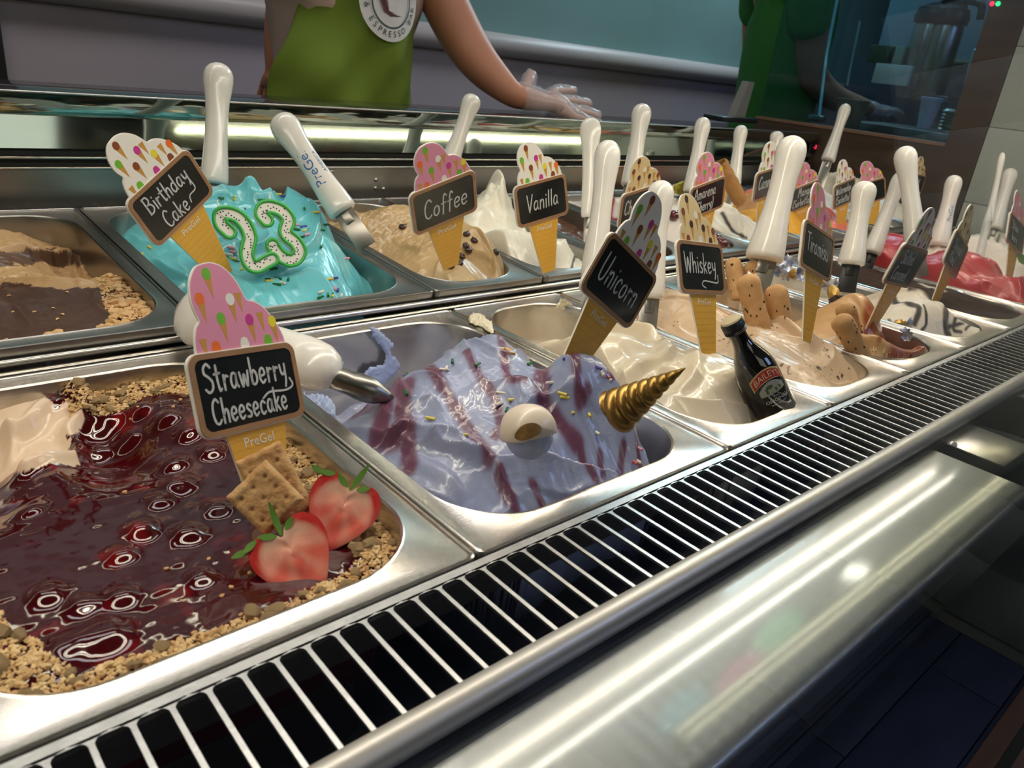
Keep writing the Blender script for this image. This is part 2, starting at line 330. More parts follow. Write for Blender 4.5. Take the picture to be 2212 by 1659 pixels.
mp = MB().add([(X0, 0.800, 0.099), (X1, 0.800, 0.099), (X1, 0.8113, 0.141), (X0, 0.8113, 0.141), (X0, 0.812, 0.099), (X1, 0.812, 0.099), (X1, 0.825, 0.141), (X0, 0.825, 0.141)], [(0, 1, 2, 3), (5, 4, 7, 6), (0, 4, 5, 1), (3, 2, 6, 7)])
cpart('mirror_panel', mp, MIRROR)
cpart('counter_edge_highlight', MB().tube([(X0, 0.7955, 0.1615), (X1, 0.7955, 0.1615)], 0.0013, 8), STEELG, True)  # thin pale tube added to draw the highlight along the counter edge
cpart('counter_edge', MB().box(X0, X1, 0.795, 0.81, 0.1405, 0.1615, bev=0.0012), MIRROR, True)
cpart('counter_top', MB().box(X0, X1, 0.806, 0.935, 0.1555, 0.1620, bev=0.0008), mat('dark_polished_counter', (0.03, 0.03, 0.032), 0.10, coat=0.5, var=0.2, vscale=8), True)
for (u, v) in [(810, 406), (828, 408), (812, 388), (716, 370), (1218, 392)]:
    p = at(u, v, y=0.80); cpart('rivet', MB().ell((p[0], 0.7995, p[2]), (0.0035, 0.0022, 0.0035), 12, 6), STEEL, True)
# grille
gr = empty('air_grille', (0.6, -0.03, 0.0), 'long slotted steel air grille in front of the pans', 'grille')
def gpart(name, mb, m, smooth=False): return local(mb, (0.6, -0.03, 0.0)).build(name, m, gr, smooth)
gpart('grille_border', MB().box(X0, X1, -0.0015, 0.0052, -0.0016, 0.0), STEELG)
pitch = 0.01492; sw = 0.0126; slat_me = None
def slat_poly():
    hw = (pitch - sw) / 2; r = sw / 2 * 0.8; P = []
    # half-slot outline each side: flare at the top (y=0) and a small one at the bottom
    right = [(hw + r * (1 - cos(a)), -r * 0.75 * (1 - sin(a)) - 0.0008) for a in np.linspace(0, pi / 2, 7)][::-1]
    P = [(pitch / 2, -0.0008), (pitch / 2, 0.0)] + [(-pitch / 2, 0.0), (-pitch / 2, -0.0008)]
    left = [(-x, y) for x, y in right]
    P = [(pitch / 2, 0.0), (-pitch / 2, 0.0)] + left + [(-hw, -0.0615), (hw, -0.0615)] + right[::-1]
    return P
k0 = int(X0 / pitch) + 1; nslat = int((X1 - X0) / pitch) - 1
base = MB().prism(slat_poly(), -0.0016, 0.0)
for k in range(k0, k0 + nslat):
    mx = Matrix.Translation((k * pitch - (pitch - sw) / 2 + 0.0 - 0.6, 0.03, 0))
    if slat_me is None:
        o = base.build('slat', STEELG, gr, False); slat_me = o.data; o.matrix_local = mx
    else: inst('slat', slat_me, gr, mx)
bn = MB(); prof = [(-0.061, -0.004), (-0.061, 0.001), (-0.0625, 0.0035), (-0.066, 0.0048), (-0.070, 0.0044), (-0.0735, 0.002), (-0.075, -0.002), (-0.0745, -0.007), (-0.072, -0.0095), (-0.066, -0.0095)]
bn.add([(X0, y, z) for y, z in prof] + [(X1, y, z) for y, z in prof], [(i, (i + 1) % 10, 10 + (i + 1) % 10, 10 + i) for i in range(10)] + [tuple(range(9, -1, -1)), tuple(range(10, 20))])
gpart('bullnose_rail', bn, mat('satin_rail', (0.62, 0.58, 0.53), 0.42, 0.55, coat=0.3, bump=0.05, bscale=300), True)
gpart('shadow_gap', MB().box(X0, X1, -0.0765, -0.0665, -0.015, -0.0096), BLACK)  # black bar put in for the dark shadow line under the rail
# deck
def deck(x0, x1, yo, label):
    pr = [(-0.074, -0.0125), (-0.10, -0.0125), (yo + 0.010, -0.0125), (yo + 0.004, -0.0132), (yo + 0.001, -0.0155), (yo, -0.020), (yo, -0.031), (yo + 0.002, -0.031), (yo + 0.002, -0.021), (-0.10, -0.0155), (-0.074, -0.0155)]
    n = len(pr); m = MB().add([(x0, y, z) for y, z in pr] + [(x1, y, z) for y, z in pr], [(i, (i + 1) % n, n + (i + 1) % n, n + i) for i in range(n)] + [tuple(range(n - 1, -1, -1)), tuple(range(n, 2 * n))])
    o = local(m, (x0, -0.1, -0.02)).build('steel_deck', DECK); o.location = (x0, -0.1, -0.02); tag(o, label, 'deck'); return o
deck(-0.75, 0.665, -0.1535, 'wide brushed steel deck under the front glass with two bright strip reflections')
deck(0.90, 2.02, -0.112, 'farther narrow brushed steel deck section at the right edge')
pl_ = empty('joint_plate', (0.66, -0.08, -0.012), 'small steel joint plate with one rivet below the grille rail', 'plate')
MB().box(0.03, 0.10, -0.045, 0.004, -0.003, 0.0, bev=0.0006).build('plate', STEEL, pl_); MB().ell((0.032, -0.002, 0.001), (0.004, 0.004, 0.002), 14, 6).build('rivet', STEEL, pl_)
# glass: curved front pane
gp = [(-0.1585, -0.034), (-0.160, 0.02), (-0.163, 0.09), (-0.163, 0.16), (-0.156, 0.24), (-0.140, 0.32), (-0.112, 0.39), (-0.07, 0.445), (-0.02, 0.485), (0.05, 0.511)]
gq = catmull(gp, 5); th = 0.005; m = MB(); no = []
for i, p in enumerate(gq):
    t = gq[min(i + 1, len(gq) - 1)] - gq[max(i - 1, 0)]; t /= np.linalg.norm(t); no.append((p[0] + t[1] * th * -1, p[1] + t[0] * th))
n = len(gq); allp = [(p[0], p[1]) for p in gq] + no[::-1]
m.add([(X0, y, z) for y, z in allp] + [(X1, y, z) for y, z in allp], [(i, (i + 1) % (2 * n), 2 * n + (i + 1) % (2 * n), 2 * n + i) for i in range(2 * n)])
o = local(m, (0.6, -0.15, -0.03)).build('front_glass', GLASS, None, True, 60); o.location = (0.6, -0.15, -0.03); tag(o, 'curved clear front glass of the gelato display case', 'glass')
# light housing above
lh = empty('light_housing', (0.6, 0.18, 0.5), 'steel light housing with two LED strips over the front pans', 'light')
MB().box(X0 - 0.6, X1 - 0.6, -0.14, 0.62, 0.012, 0.03).build('top_glass', GLASS, lh, False)
MB().box(X0 - 0.6, X1 - 0.6, -0.04, 0.045, 0.0, 0.012, bev=0.002).build('housing', WHITEP, lh)
MB().box(0.03, 1.42, -0.168, -0.134, -0.0445, 0.012, bev=0.001).build('tape_rail', STEELD, lh)
dm = MB(); dm.box(-0.0032, 0.0032, -0.0032, 0.0032, -0.0016, 0.0); dme = None
for k in range(150):
    for yy in (-0.160, -0.142):
        mx = Matrix.Translation((0.05 + k * 0.0095, yy, -0.0445))
        if dme is None: o = dm.build('diode', DIODE, lh, False); dme = o.data; o.matrix_local = mx
        else: inst('diode', dme, lh, mx)
lc_ = empty('ceiling_downlight', (3.13, 0.586, 1.69), 'round ceiling downlight whose spot shows in the steel deck', 'lamp'); MB().tube([(0, 0, -0.012), (0, 0, 0.008)], 0.085, 32).build('ring', WPLATE, lc_); MB().tube([(0, 0, -0.0125), (0, 0, -0.0122)], 0.07, 32).build('diffuser', mat('downlight_diffuser', (.9, .9, .85), .5, emit=(1, .93, .8), estr=60), lc_)
for (u, v, pr_, col, nm) in [(1663, 1535, 62, (.9, .12, .35), 'pink'), (1722, 1425, 58, (.25, .75, .35), 'green'), (1525, 1610, 60, (.1, .5, .6), 'teal')]:  # glowing bodies added overhead so the deck mirrors coloured patches
    q = at(u, v, z=-.0125); r_ = ray(u, v) * np.array([1, 1, -1]); tt_ = (1.15 - q[2]) / r_[2]; c = q + r_ * tt_; R_ = pr_ * ((q - CP)[0] / ray(u, v)[0] + tt_) / FL
    e = empty('deck_reflection_glow', c, f'lit {nm} glass pendant lamp hanging above, mirrored in the steel deck', 'lamp'); MB().ell((0, 0, 0), (R_, R_, R_ * 1.35), 24, 14).build('glow_body', mat(nm + '_deck_glow', col, .4, emit=col, estr=7), e, True, 180); MB().tube([(0, 0, R_ * 1.3), (0, 0, 1.7 - c[2])], .003, 8).build('cord', BLACKP, e)
# wooden bumper rail on the customer side
y_ = at(2140, 1600, z=-0.45)[1]
wr = empty('bumper_rail', (1.2, y_ - 0.03, -0.45), 'brown wooden bumper rail with black inlay at the lower right', 'rail')
MB().box(-1.2, 3.2, -0.04, 0.036, -0.05, 0.0, bev=0.003).build('rail_board', WOODR, wr); MB().box(-1.2, 3.2, 0.0, 0.012, 0.0, 0.0012).build('black_inlay', BLACKP, wr, False)

# ------------------------------------------------------------------ pans
FZ = 0.0; FY0 = 0.007; BX = 0.0616
def back_z(y): return 0.0146 + 0.055 * (y - 0.385)
def make_pan(x0, x1, y0, depth, z0, slope, label, tint=STEEL):
    w = x1 - x0 - 0.0016; d = depth; cx = (x0 + x1) / 2; r = min(0.052, w * 0.32)
    ow, od = w - 0.030, d - 0.040
    L = [(w, d, 0.006, -0.0085), (w, d, 0.006, -0.001), (w - 0.0008, d - 0.0008, 0.006, 0.0), (w - 0.003, d - 0.003, 0.0055, 0.0006), (w - 0.0052, d - 0.0052, 0.005, 0.0), (w - 0.0062, d - 0.0062, 0.005, -0.0010),
         (ow + 0.006, od + 0.006, r + 0.003, -0.0012), (ow + 0.003, od + 0.003, r + 0.0015, -0.0004), (ow, od, r, -0.0016), (ow - 0.0018, od - 0.0018, r, -0.006), (ow - 0.003, od - 0.003, r, -0.02), (ow - 0.012, od - 0.012, r, -0.12), (ow - 0.03, od - 0.03, r * 0.8, -0.135)]
    m = MB(); n = 4 * 11; V = []
    for (a, b_, rr, z) in L: V += [(x, y, z) for x, y in rrect(a, b_, rr, 10)]
    F = [(i * n + j, i * n + (j + 1) % n, (i + 1) * n + (j + 1) % n, (i + 1) * n + j) for i in range(len(L) - 1) for j in range(n)] + [tuple((len(L) - 1) * n + j for j in range(n))]
    m.add(V, F); o = m.build('gelato_pan', tint, None, True, 35)
    o.location = (cx, y0 + d / 2, z0 + slope * d / 2); o.rotation_euler.x = math.atan(slope); tag(o, label, 'pan')
    return dict(x0=x0, x1=x1, y0=y0, d=d, z0=z0, sl=slope, ow=ow, od=od, r=r, cx=cx, cy=y0 + d / 2)
fx = [-0.0212, 0.2288, 0.4788, 0.6438, 0.8088, 0.9738, 1.1388, 1.3038, 1.4688, 1.6338, 1.7988, 1.9638]
fn_ = ['wide steel pan of strawberry cheesecake gelato at the front left', 'wide steel pan of lavender blue unicorn gelato in the front row', 'narrow steel pan of cream whiskey gelato with the dark bottle', 'narrow steel pan of tiramisu gelato with ladyfingers', 'steel pan of caramel gelato with orange sauce', 'steel pan of white gelato with chocolate drizzle', 'steel pan of dark chocolate gelato with silver foil sweets', 'steel pan of red strawberry sorbet in the front row', 'steel pan of pale lemon gelato behind the red sorbet', 'steel pan of white gelato in the far front row', 'last steel pan of the front row at the tiled wall']
FP = [make_pan(fx[i], fx[i + 1], FY0, 0.36, 0.0, 0.0, fn_[i]) for i in range(11)]
bx = [-0.0268, 0.2182, 0.4732, 0.6382, 0.8032, 0.9682, 1.1332, 1.2982, 1.4632, 1.6282, 1.7932, 1.9582]
bn_ = ['wide steel pan of chocolate covered peanut gelato at the left back', 'wide steel pan of turquoise birthday cake gelato in the back row', 'steel pan of coffee gelato in the back row', 'steel pan of white vanilla gelato in the back row', 'steel pan of brown chocolate gelato in the back row', 'steel pan of white gelato with amarena cherries in the back row', 'steel pan of cannoli gelato with chocolate drizzle', 'steel pan of yellow mango sorbet in the back row', 'steel pan of pink watermelon sorbet in the back row', 'steel pan of white gelato behind the watermelon pan', 'steel pan of cream gelato at the right end of the back row']
BP = [make_pan(bx[i], bx[i + 1], 0.386, 0.372, 0.0146, BX, bn_[i], STEELD) for i in range(11)]
def pz(P, y): return P['z0'] + P['sl'] * (y - P['y0'])

# ------------------------------------------------------------------ gelato height fields
class Gel:
    """Top surface of one pan of gelato, shaped from control points (pixel, height above rim) and folds."""
    def __init__(s, P, pts, res=0.0011, base=-0.03, edge=-0.006, slope_e=2.2, noise=0.0012, nscale=60, cut=None):
        s.P = P; s.C = []
        for p in pts:
            if len(p) == 4: s.C.append((p[0], p[1], p[2]))       # world x, y, h
            else:
                q = at(p[0], p[1], z=p[2] + (pz(P, P['cy']) if P['sl'] else 0)); 
                for _ in range(4): q = at(p[0], p[1], z=p[2] + pz(P, q[1]))
                s.C.append((q[0], q[1], p[2]))
        s.base = base; s.edge = edge; s.se = slope_e; s.folds = []; s.noise = noise; s.ns = nscale; s.res = res; s.extra = None; s.fluff = .0035; s.ff = 34
        A = np.array(s.C); s.A = A; n = len(A); sx = 0.05
        K = np.exp(-((A[:, None, 0] - A[None, :, 0]) ** 2 + (A[:, None, 1] - A[None, :, 1]) ** 2) / sx ** 2); s.sx = sx
        s.w = np.linalg.solve(K + 0.06 * np.eye(n), A[:, 2] - base)
    def inset(s, X, Y):
        P = s.P; qx = np.abs(X - P['cx']) - (P['ow'] / 2 - P['r']); qy = np.abs(Y - P['cy']) - (P['od'] / 2 - P['r'])
        return -(np.hypot(np.maximum(qx, 0), np.maximum(qy, 0)) + np.minimum(np.maximum(qx, qy), 0) - P['r'])
    def H(s, X, Y, fine=True):
        X = np.asarray(X, float); Y = np.asarray(Y, float); h = np.full(X.shape, s.base)
        for (x, y, _), w in zip(s.A, s.w): h = h + w * np.exp(-((X - x) ** 2 + (Y - y) ** 2) / s.sx ** 2)
        for f in s.folds: h = f(X, Y, h)
        if fine:
            h = h + s.noise * fbm(X * s.ns, Y * s.ns, 4)
            if s.fluff:
                wx = X + .012 * fbm(X * 16 + 3, Y * 16, 2); wy = Y + .012 * fbm(X * 16, Y * 16 + 8, 2)
                rd = 1 - np.abs(np.clip(2.2 * vnoise(wx * s.ff + 5, wy * s.ff * .62 + 2), -1, 1)); h = h + s.fluff * (rd ** 3 - .3) + s.fluff * .25 * fbm(wx * 190, wy * 30, 2)
        if s.extra and fine: h = s.extra(X, Y, h)
        e = s.inset(X, Y); cap = s.edge + s.se * np.sqrt(np.maximum(e, 0) * 0.03 + e * e * 0.6)
        k = 0.004; d = np.clip(0.5 + 0.5 * (cap - h) / k, 0, 1); h = cap * (1 - d) + h * d - k * d * (1 - d)
        return np.maximum(h, -0.11) + s.P['z0'] + s.P['sl'] * (Y - s.P['y0'])
    def hit(s, u, v):
        r = ray(u, v); t0 = 0.2; T = np.linspace(0.25, 2.4, 1100); Pp = CP[None] + r[None] * T[:, None]
        Q = s.P; ins = (np.abs(Pp[:, 0] - Q['cx']) < Q['ow'] / 2) & (np.abs(Pp[:, 1] - Q['cy']) < Q['od'] / 2)
        hh = s.H(Pp[:, 0], Pp[:, 1], False); below = ins & (Pp[:, 2] < hh)
        if not below.any(): q = at(u, v, z=pz(Q, Q['cy'])); return np.array([np.clip(q[0], Q['x0'] + .02, Q['x1'] - .02), np.clip(q[1], Q['y0'] + .03, Q['y0'] + Q['d'] - .03), pz(Q, q[1]) - 0.01])
        i = int(np.argmax(below)); return Pp[i]
    def nrm(s, x, y):
        e = 0.002; hx = (s.H(x + e, y, False) - s.H(x - e, y, False)) / (2 * e); hy = (s.H(x, y + e, False) - s.H(x, y - e, False)) / (2 * e)
        n = np.array([-float(hx), -float(hy), 1.0]); return n / np.linalg.norm(n)
    def path(s, px): return [tuple(s.hit(*p)[:2]) for p in px]
    def ridge(s, px, w, a, xy=False, taper=True):
        pa = catmull(px if xy else s.path(px), 5)
        def f(X, Y, h):
            d, sd, t = polyd(X, Y, pa); k = np.sin(np.pi * np.clip(t, 0.03, 0.97)) ** 0.5 if taper else 1
            return h + a * k * np.exp(-(d / w) ** 2)
        s.folds.append(f)
    def fold(s, px, L, a, sharp=0.0015, side=1, xy=False):
        """a folded lip: rises on one side, drops sharply on the other"""
        pa = catmull(px if xy else s.path(px), 5)
        def f(X, Y, h):
            d, sd, t = polyd(X, Y, pa); q = d * sd * side; k = np.sin(np.pi * np.clip(t, 0.02, 0.98)) ** 0.6
            up = np.exp(-np.maximum(q, 0) / L) ; g = np.where(q > 0, up, np.exp(-(q / sharp) ** 2)); return h + a * k * g * np.exp(-(np.maximum(-q, 0) / L))
        s.folds.append(f)
    def bump(s, u, v, r, a, xy=None, flat=2):
        c = xy if xy else s.hit(u, v)[:2]
        s.folds.append(lambda X, Y, h: h + a * np.exp(-((X - c[0]) ** 2 + (Y - c[1]) ** 2) ** (flat / 2) / r ** flat))
    def build(s, name, label, material, colfn=None, cat='gelato', parent=None):
        P = s.P; nx = int(P['ow'] / s.res) + 1; ny = int(P['od'] / s.res) + 1
        xs = np.linspace(P['cx'] - P['ow'] / 2 + .0004, P['cx'] + P['ow'] / 2 - .0004, nx); ys = np.linspace(P['cy'] - P['od'] / 2 + .0004, P['cy'] + P['od'] / 2 - .0004, ny)
        X, Y = np.meshgrid(xs, ys); e = s.inset(X, Y)
        # pull outside points onto the rounded opening
        qx = np.abs(X - P['cx']) - (P['ow'] / 2 - P['r']); qy = np.abs(Y - P['cy']) - (P['od'] / 2 - P['r']); L = np.hypot(np.maximum(qx, 0), np.maximum(qy, 0)); out = (e < 0.0004) & (qx > 0) & (qy > 0)
        k = np.where(out, (P['r'] - 0.0006) / np.maximum(L, 1e-6), 1)
        X = np.where(out, P['cx'] + np.sign(X - P['cx']) * (P['ow'] / 2 - P['r'] + qx * k), X); Y = np.where(out, P['cy'] + np.sign(Y - P['cy']) * (P['od'] / 2 - P['r'] + qy * k), Y)
        Z = s.H(X, Y); org = np.array([P['cx'], P['cy'], P['z0'] - 0.1])
        V = np.stack([X, Y, Z], -1).reshape(-1, 3) - org
        idx = np.arange(nx * ny).reshape(ny, nx); F = np.stack([idx[:-1, :-1], idx[:-1, 1:], idx[1:, 1:], idx[1:, :-1]], -1).reshape(-1, 4)
        # skirt and bottom so that the mound is a solid
        ring = np.concatenate([idx[0, :], idx[1:, -1], idx[-1, -2::-1], idx[-2:0:-1, 0]]); m = len(ring); bot = V[ring].copy(); bot[:, 2] = P['z0'] - 0.118 - org[2]; bot[:, 0] *= 0.95; bot[:, 1] *= 0.96
        N0 = len(V); V = np.concatenate([V, bot]); faces = F.tolist() + [[int(ring[(i + 1) % m]), int(ring[i]), N0 + i, N0 + (i + 1) % m] for i in range(m)] + [[N0 + i for i in range(m - 1, -1, -1)]]
        me = bpy.data.meshes.new(name); me.from_pydata(V.tolist(), [], faces); me.update()
        if colfn is not None:
            ca = me.color_attributes.new('tint', 'FLOAT_COLOR', 'POINT'); c = colfn(X, Y, Z); c = c.reshape(-1, c.shape[-1]); cc = np.concatenate([c, np.repeat(c[:1], m, 0)]); cc = cc if cc.shape[1] == 4 else np.concatenate([cc, np.ones((len(cc), 1))], 1); ca.data.foreach_set('color', cc.ravel())
        me.materials.append(material); me.polygons.foreach_set('use_smooth', [True] * len(me.polygons))
        o = bpy.data.objects.new(name, me); COL.objects.link(o); o.location = org; s.org = org; s.obj = o
        if label: tag(o, label, cat)
        return o
def stain(paths, c0, c1, widths, soft=0.0012, gel=None):
    pc = [(catmull(gel.path(p), 5), w) for p, w in zip(paths, widths)]
    def f(X, Y, Z):
        k = np.zeros(X.shape)
        for pa, w in pc:
            d, sd, t = polyd(X, Y, pa); ww = w * (1 + 0.35 * fbm(X * 90, Y * 90, 2)); k = np.maximum(k, 1 / (1 + np.exp(np.clip((d - ww) / min(soft, w * .14), -50, 50))))
        c = np.array(c0)[None, None] * (1 - k[..., None]) + np.array(c1)[None, None] * k[..., None]; return c
    return f
def gmat(name, col, rough=0.33, sss=0.25, bump=0.35, bscale=260, coat=0.25, attr=None, var=0.0, vscale=60):
    return mat(name, col, rough, coat=coat, sss=sss, bump=bump, bscale=bscale, attr=attr, var=var, vscale=vscale)
def stuck(gel, name, me_or_mb, px, mats=None, sink=0.3, r=0.002, flat=False, rot=None):
    """small pieces resting on the gelato, children of it; shares one mesh"""
    out = []; me = me_or_mb
    for (u, v, *a) in px:
        p = gel.hit(u, v); n = gel.nrm(p[0], p[1]); ang = a[0] if a else random.uniform(0, 6.28)
        t = np.array([cos(ang), sin(ang), 0]); fr = frame(p + n * r * (1 - sink) - gel.org, t, np.cross(n, t))
        if not isinstance(me, bpy.types.Mesh):
            o = me.build(name, mats, gel.obj); me = o.data; o.matrix_local = fr
        else: o = inst(name, me, gel.obj, fr)
        out.append(o)
    return me
# ------------------------------------------------------------------ flavour signs
BWD, BHT = 0.078, 0.0484
SW = [(0.103, -0.02), (0.103, 0.003), (0.114, 0.107), (0.142, 0.197), (0.181, 0.247), (0.154, 0.343), (0.146, 0.438), (0.169, 0.552), (0.232, 0.646), (0.311, 0.675), (0.382, 0.678), (0.468, 0.644), (0.547, 0.561), (0.594, 0.47), (0.633, 0.379), (0.704, 0.359), (0.783, 0.306), (0.861, 0.203), (0.916, 0.095), (0.936, 0.0), (0.936, -0.02)]
MOT = [(0.311, 0.60, 1), (0.213, 0.414, 2), (0.48, 0.394, 0), (0.366, 0.252, 1), (0.625, 0.22, 3), (0.845, 0.19, 4), (0.275, 0.036, 2), (0.539, 0.04, 0), (0.771, 0.039, 1), (0.728, 0.30, -1), (0.165, 0.14, -1), (0.552, 0.47, -1)]
G = {  # single-stroke handwriting, units of 1/100 of the line height
 'A': (52, "2,0 12,60 25,98 36,60 46,0;8,36 42,40"), 'B': (48, "8,0 8,50 8,100;4,96 28,98 38,76 26,56 9,54 34,50 44,24 30,3 5,0"), 'C': (44, "40,84 26,99 9,80 4,42 12,8 28,0 42,14"),
 'M': (62, "3,0 10,60 14,98 28,40 44,98 52,50 56,0"), 'S': (44, "39,86 24,99 8,86 8,66 26,52 40,34 36,10 18,0 3,12"), 'T': (46, "0,96 22,96 46,98;23,96 24,50 23,0"), 'U': (46, "5,100 4,45 10,8 24,0 36,16 40,60 40,98"),
 'V': (46, "2,98 20,4 24,4 44,98"), 'W': (64, "3,98 12,10 18,4 32,74 44,4 50,10 60,98"), 'K': (42, "6,98 6,50 6,0;38,62 8,30 22,24 38,0"),
 'a': (40, "31,50 16,54 5,34 6,12 16,2 28,16 32,50;32,50 31,18 39,3"), 'b': (38, "5,98 6,50 7,4;7,34 20,52 33,36 32,12 18,0 7,8"), 'c': (34, "31,44 18,54 6,38 6,14 16,0 31,8"), 'd': (40, "32,46 18,54 5,36 6,12 17,0 31,16;32,98 32,50 34,2"),
 'e': (36, "7,26 30,32 28,50 16,54 5,38 6,14 17,0 32,10"), 'f': (30, "30,88 20,99 13,80 13,40 12,-8;2,50 26,54"), 'g': (40, "32,46 18,54 5,36 8,12 20,4 32,24;33,52 34,0 26,-28 6,-26"), 'h': (38, "6,98 6,50 6,0;6,30 20,52 31,42 32,0"),
 'i': (14, "7,52 8,26 8,0;7,72 8,75"), 'k': (34, "6,98 6,50 6,0;30,56 8,24 18,20 31,0"), 'l': (15, "8,98 7,50 8,2"), 'm': (54, "5,50 6,0;6,34 16,52 25,42 26,0;26,34 36,52 46,42 48,0"), 'n': (38, "6,52 6,26 6,0;6,32 20,53 31,42 32,0"),
 'o': (38, "20,52 7,42 5,14 18,0 32,14 31,42 19,53"), 'p': (38, "6,52 6,10 6,-32;6,36 20,53 33,38 30,12 16,2 7,12"), 'r': (28, "6,52 6,26 6,0;6,28 15,48 27,46"), 's': (30, "27,46 15,54 6,42 14,30 26,18 20,2 4,4"), 't': (30, "14,90 13,40 18,2 27,6;1,60 27,62"),
 'u': (38, "5,52 6,14 16,0 30,18 32,52;32,52 34,2"), 'w': (50, "3,52 11,6 16,4 25,44 35,4 40,8 47,54"), 'y': (36, "4,54 9,24 18,18 30,30;32,56 30,0 22,-28"), 'z': (32, "4,50 28,50 5,2 30,4"), '(': (20, "17,104 6,76 5,24 16,-12"), ')': (20, "4,104 15,76 15,24 4,-12"), ' ': (26, ""), '.': (12, "5,2 6,4")}
def disc(mb, c, r, z, mi, n=8, sx=1, sy=1): mb.add([(c[0] + r * sx * cos(2 * pi * i / n), c[1] + r * sy * sin(2 * pi * i / n), z) for i in range(n)], [tuple(range(n))], mi)
def write(mb, text, x, y, h, w, z, sx=1.0, slant=0.0, mi=0):
    for ch in text:
        adv, st = G[ch]
        for pl in [q for q in st.split(';') if q]:
            pts = [tuple(float(a) for a in q.split(',')) for q in pl.split()]; pts = [(x + (a * sx + slant * b_) * h / 100, y + b_ * h / 100) for a, b_ in pts]
            cur = catmull(pts, 5); ribbon(mb, cur, w, z, mi)
        x += (adv * sx + 7) * h / 100
    return x
def ribbon(mb, cur, w, z, mi=0):
    L_ = []; R_ = []
    for i, p in enumerate(cur):
        t = np.array(cur[min(i + 1, len(cur) - 1)]) - np.array(cur[max(i - 1, 0)]); t = t / (np.linalg.norm(t) + 1e-12); n = np.array([-t[1], t[0]]) * w / 2
        L_.append((p[0] + n[0], p[1] + n[1], z)); R_.append((p[0] - n[0], p[1] - n[1], z))
    k = len(cur); mb.add(R_ + L_, [(i, i + 1, k + i + 1, k + i) for i in range(k - 1)], mi)
    disc(mb, cur[0], w / 2, z, mi); disc(mb, cur[-1], w / 2, z, mi)
def offset_poly(P, d):
    Q = []; n = len(P)
    for i in range(n):
        a = np.array(P[i - 1]); b_ = np.array(P[i]); c = np.array(P[(i + 1) % n]); t = (b_ - a) / (np.linalg.norm(b_ - a) + 1e-9) + (c - b_) / (np.linalg.norm(c - b_) + 1e-9); t /= np.linalg.norm(t) + 1e-9; Q.append((b_[0] - t[1] * d, b_[1] + t[0] * d))
    return Q
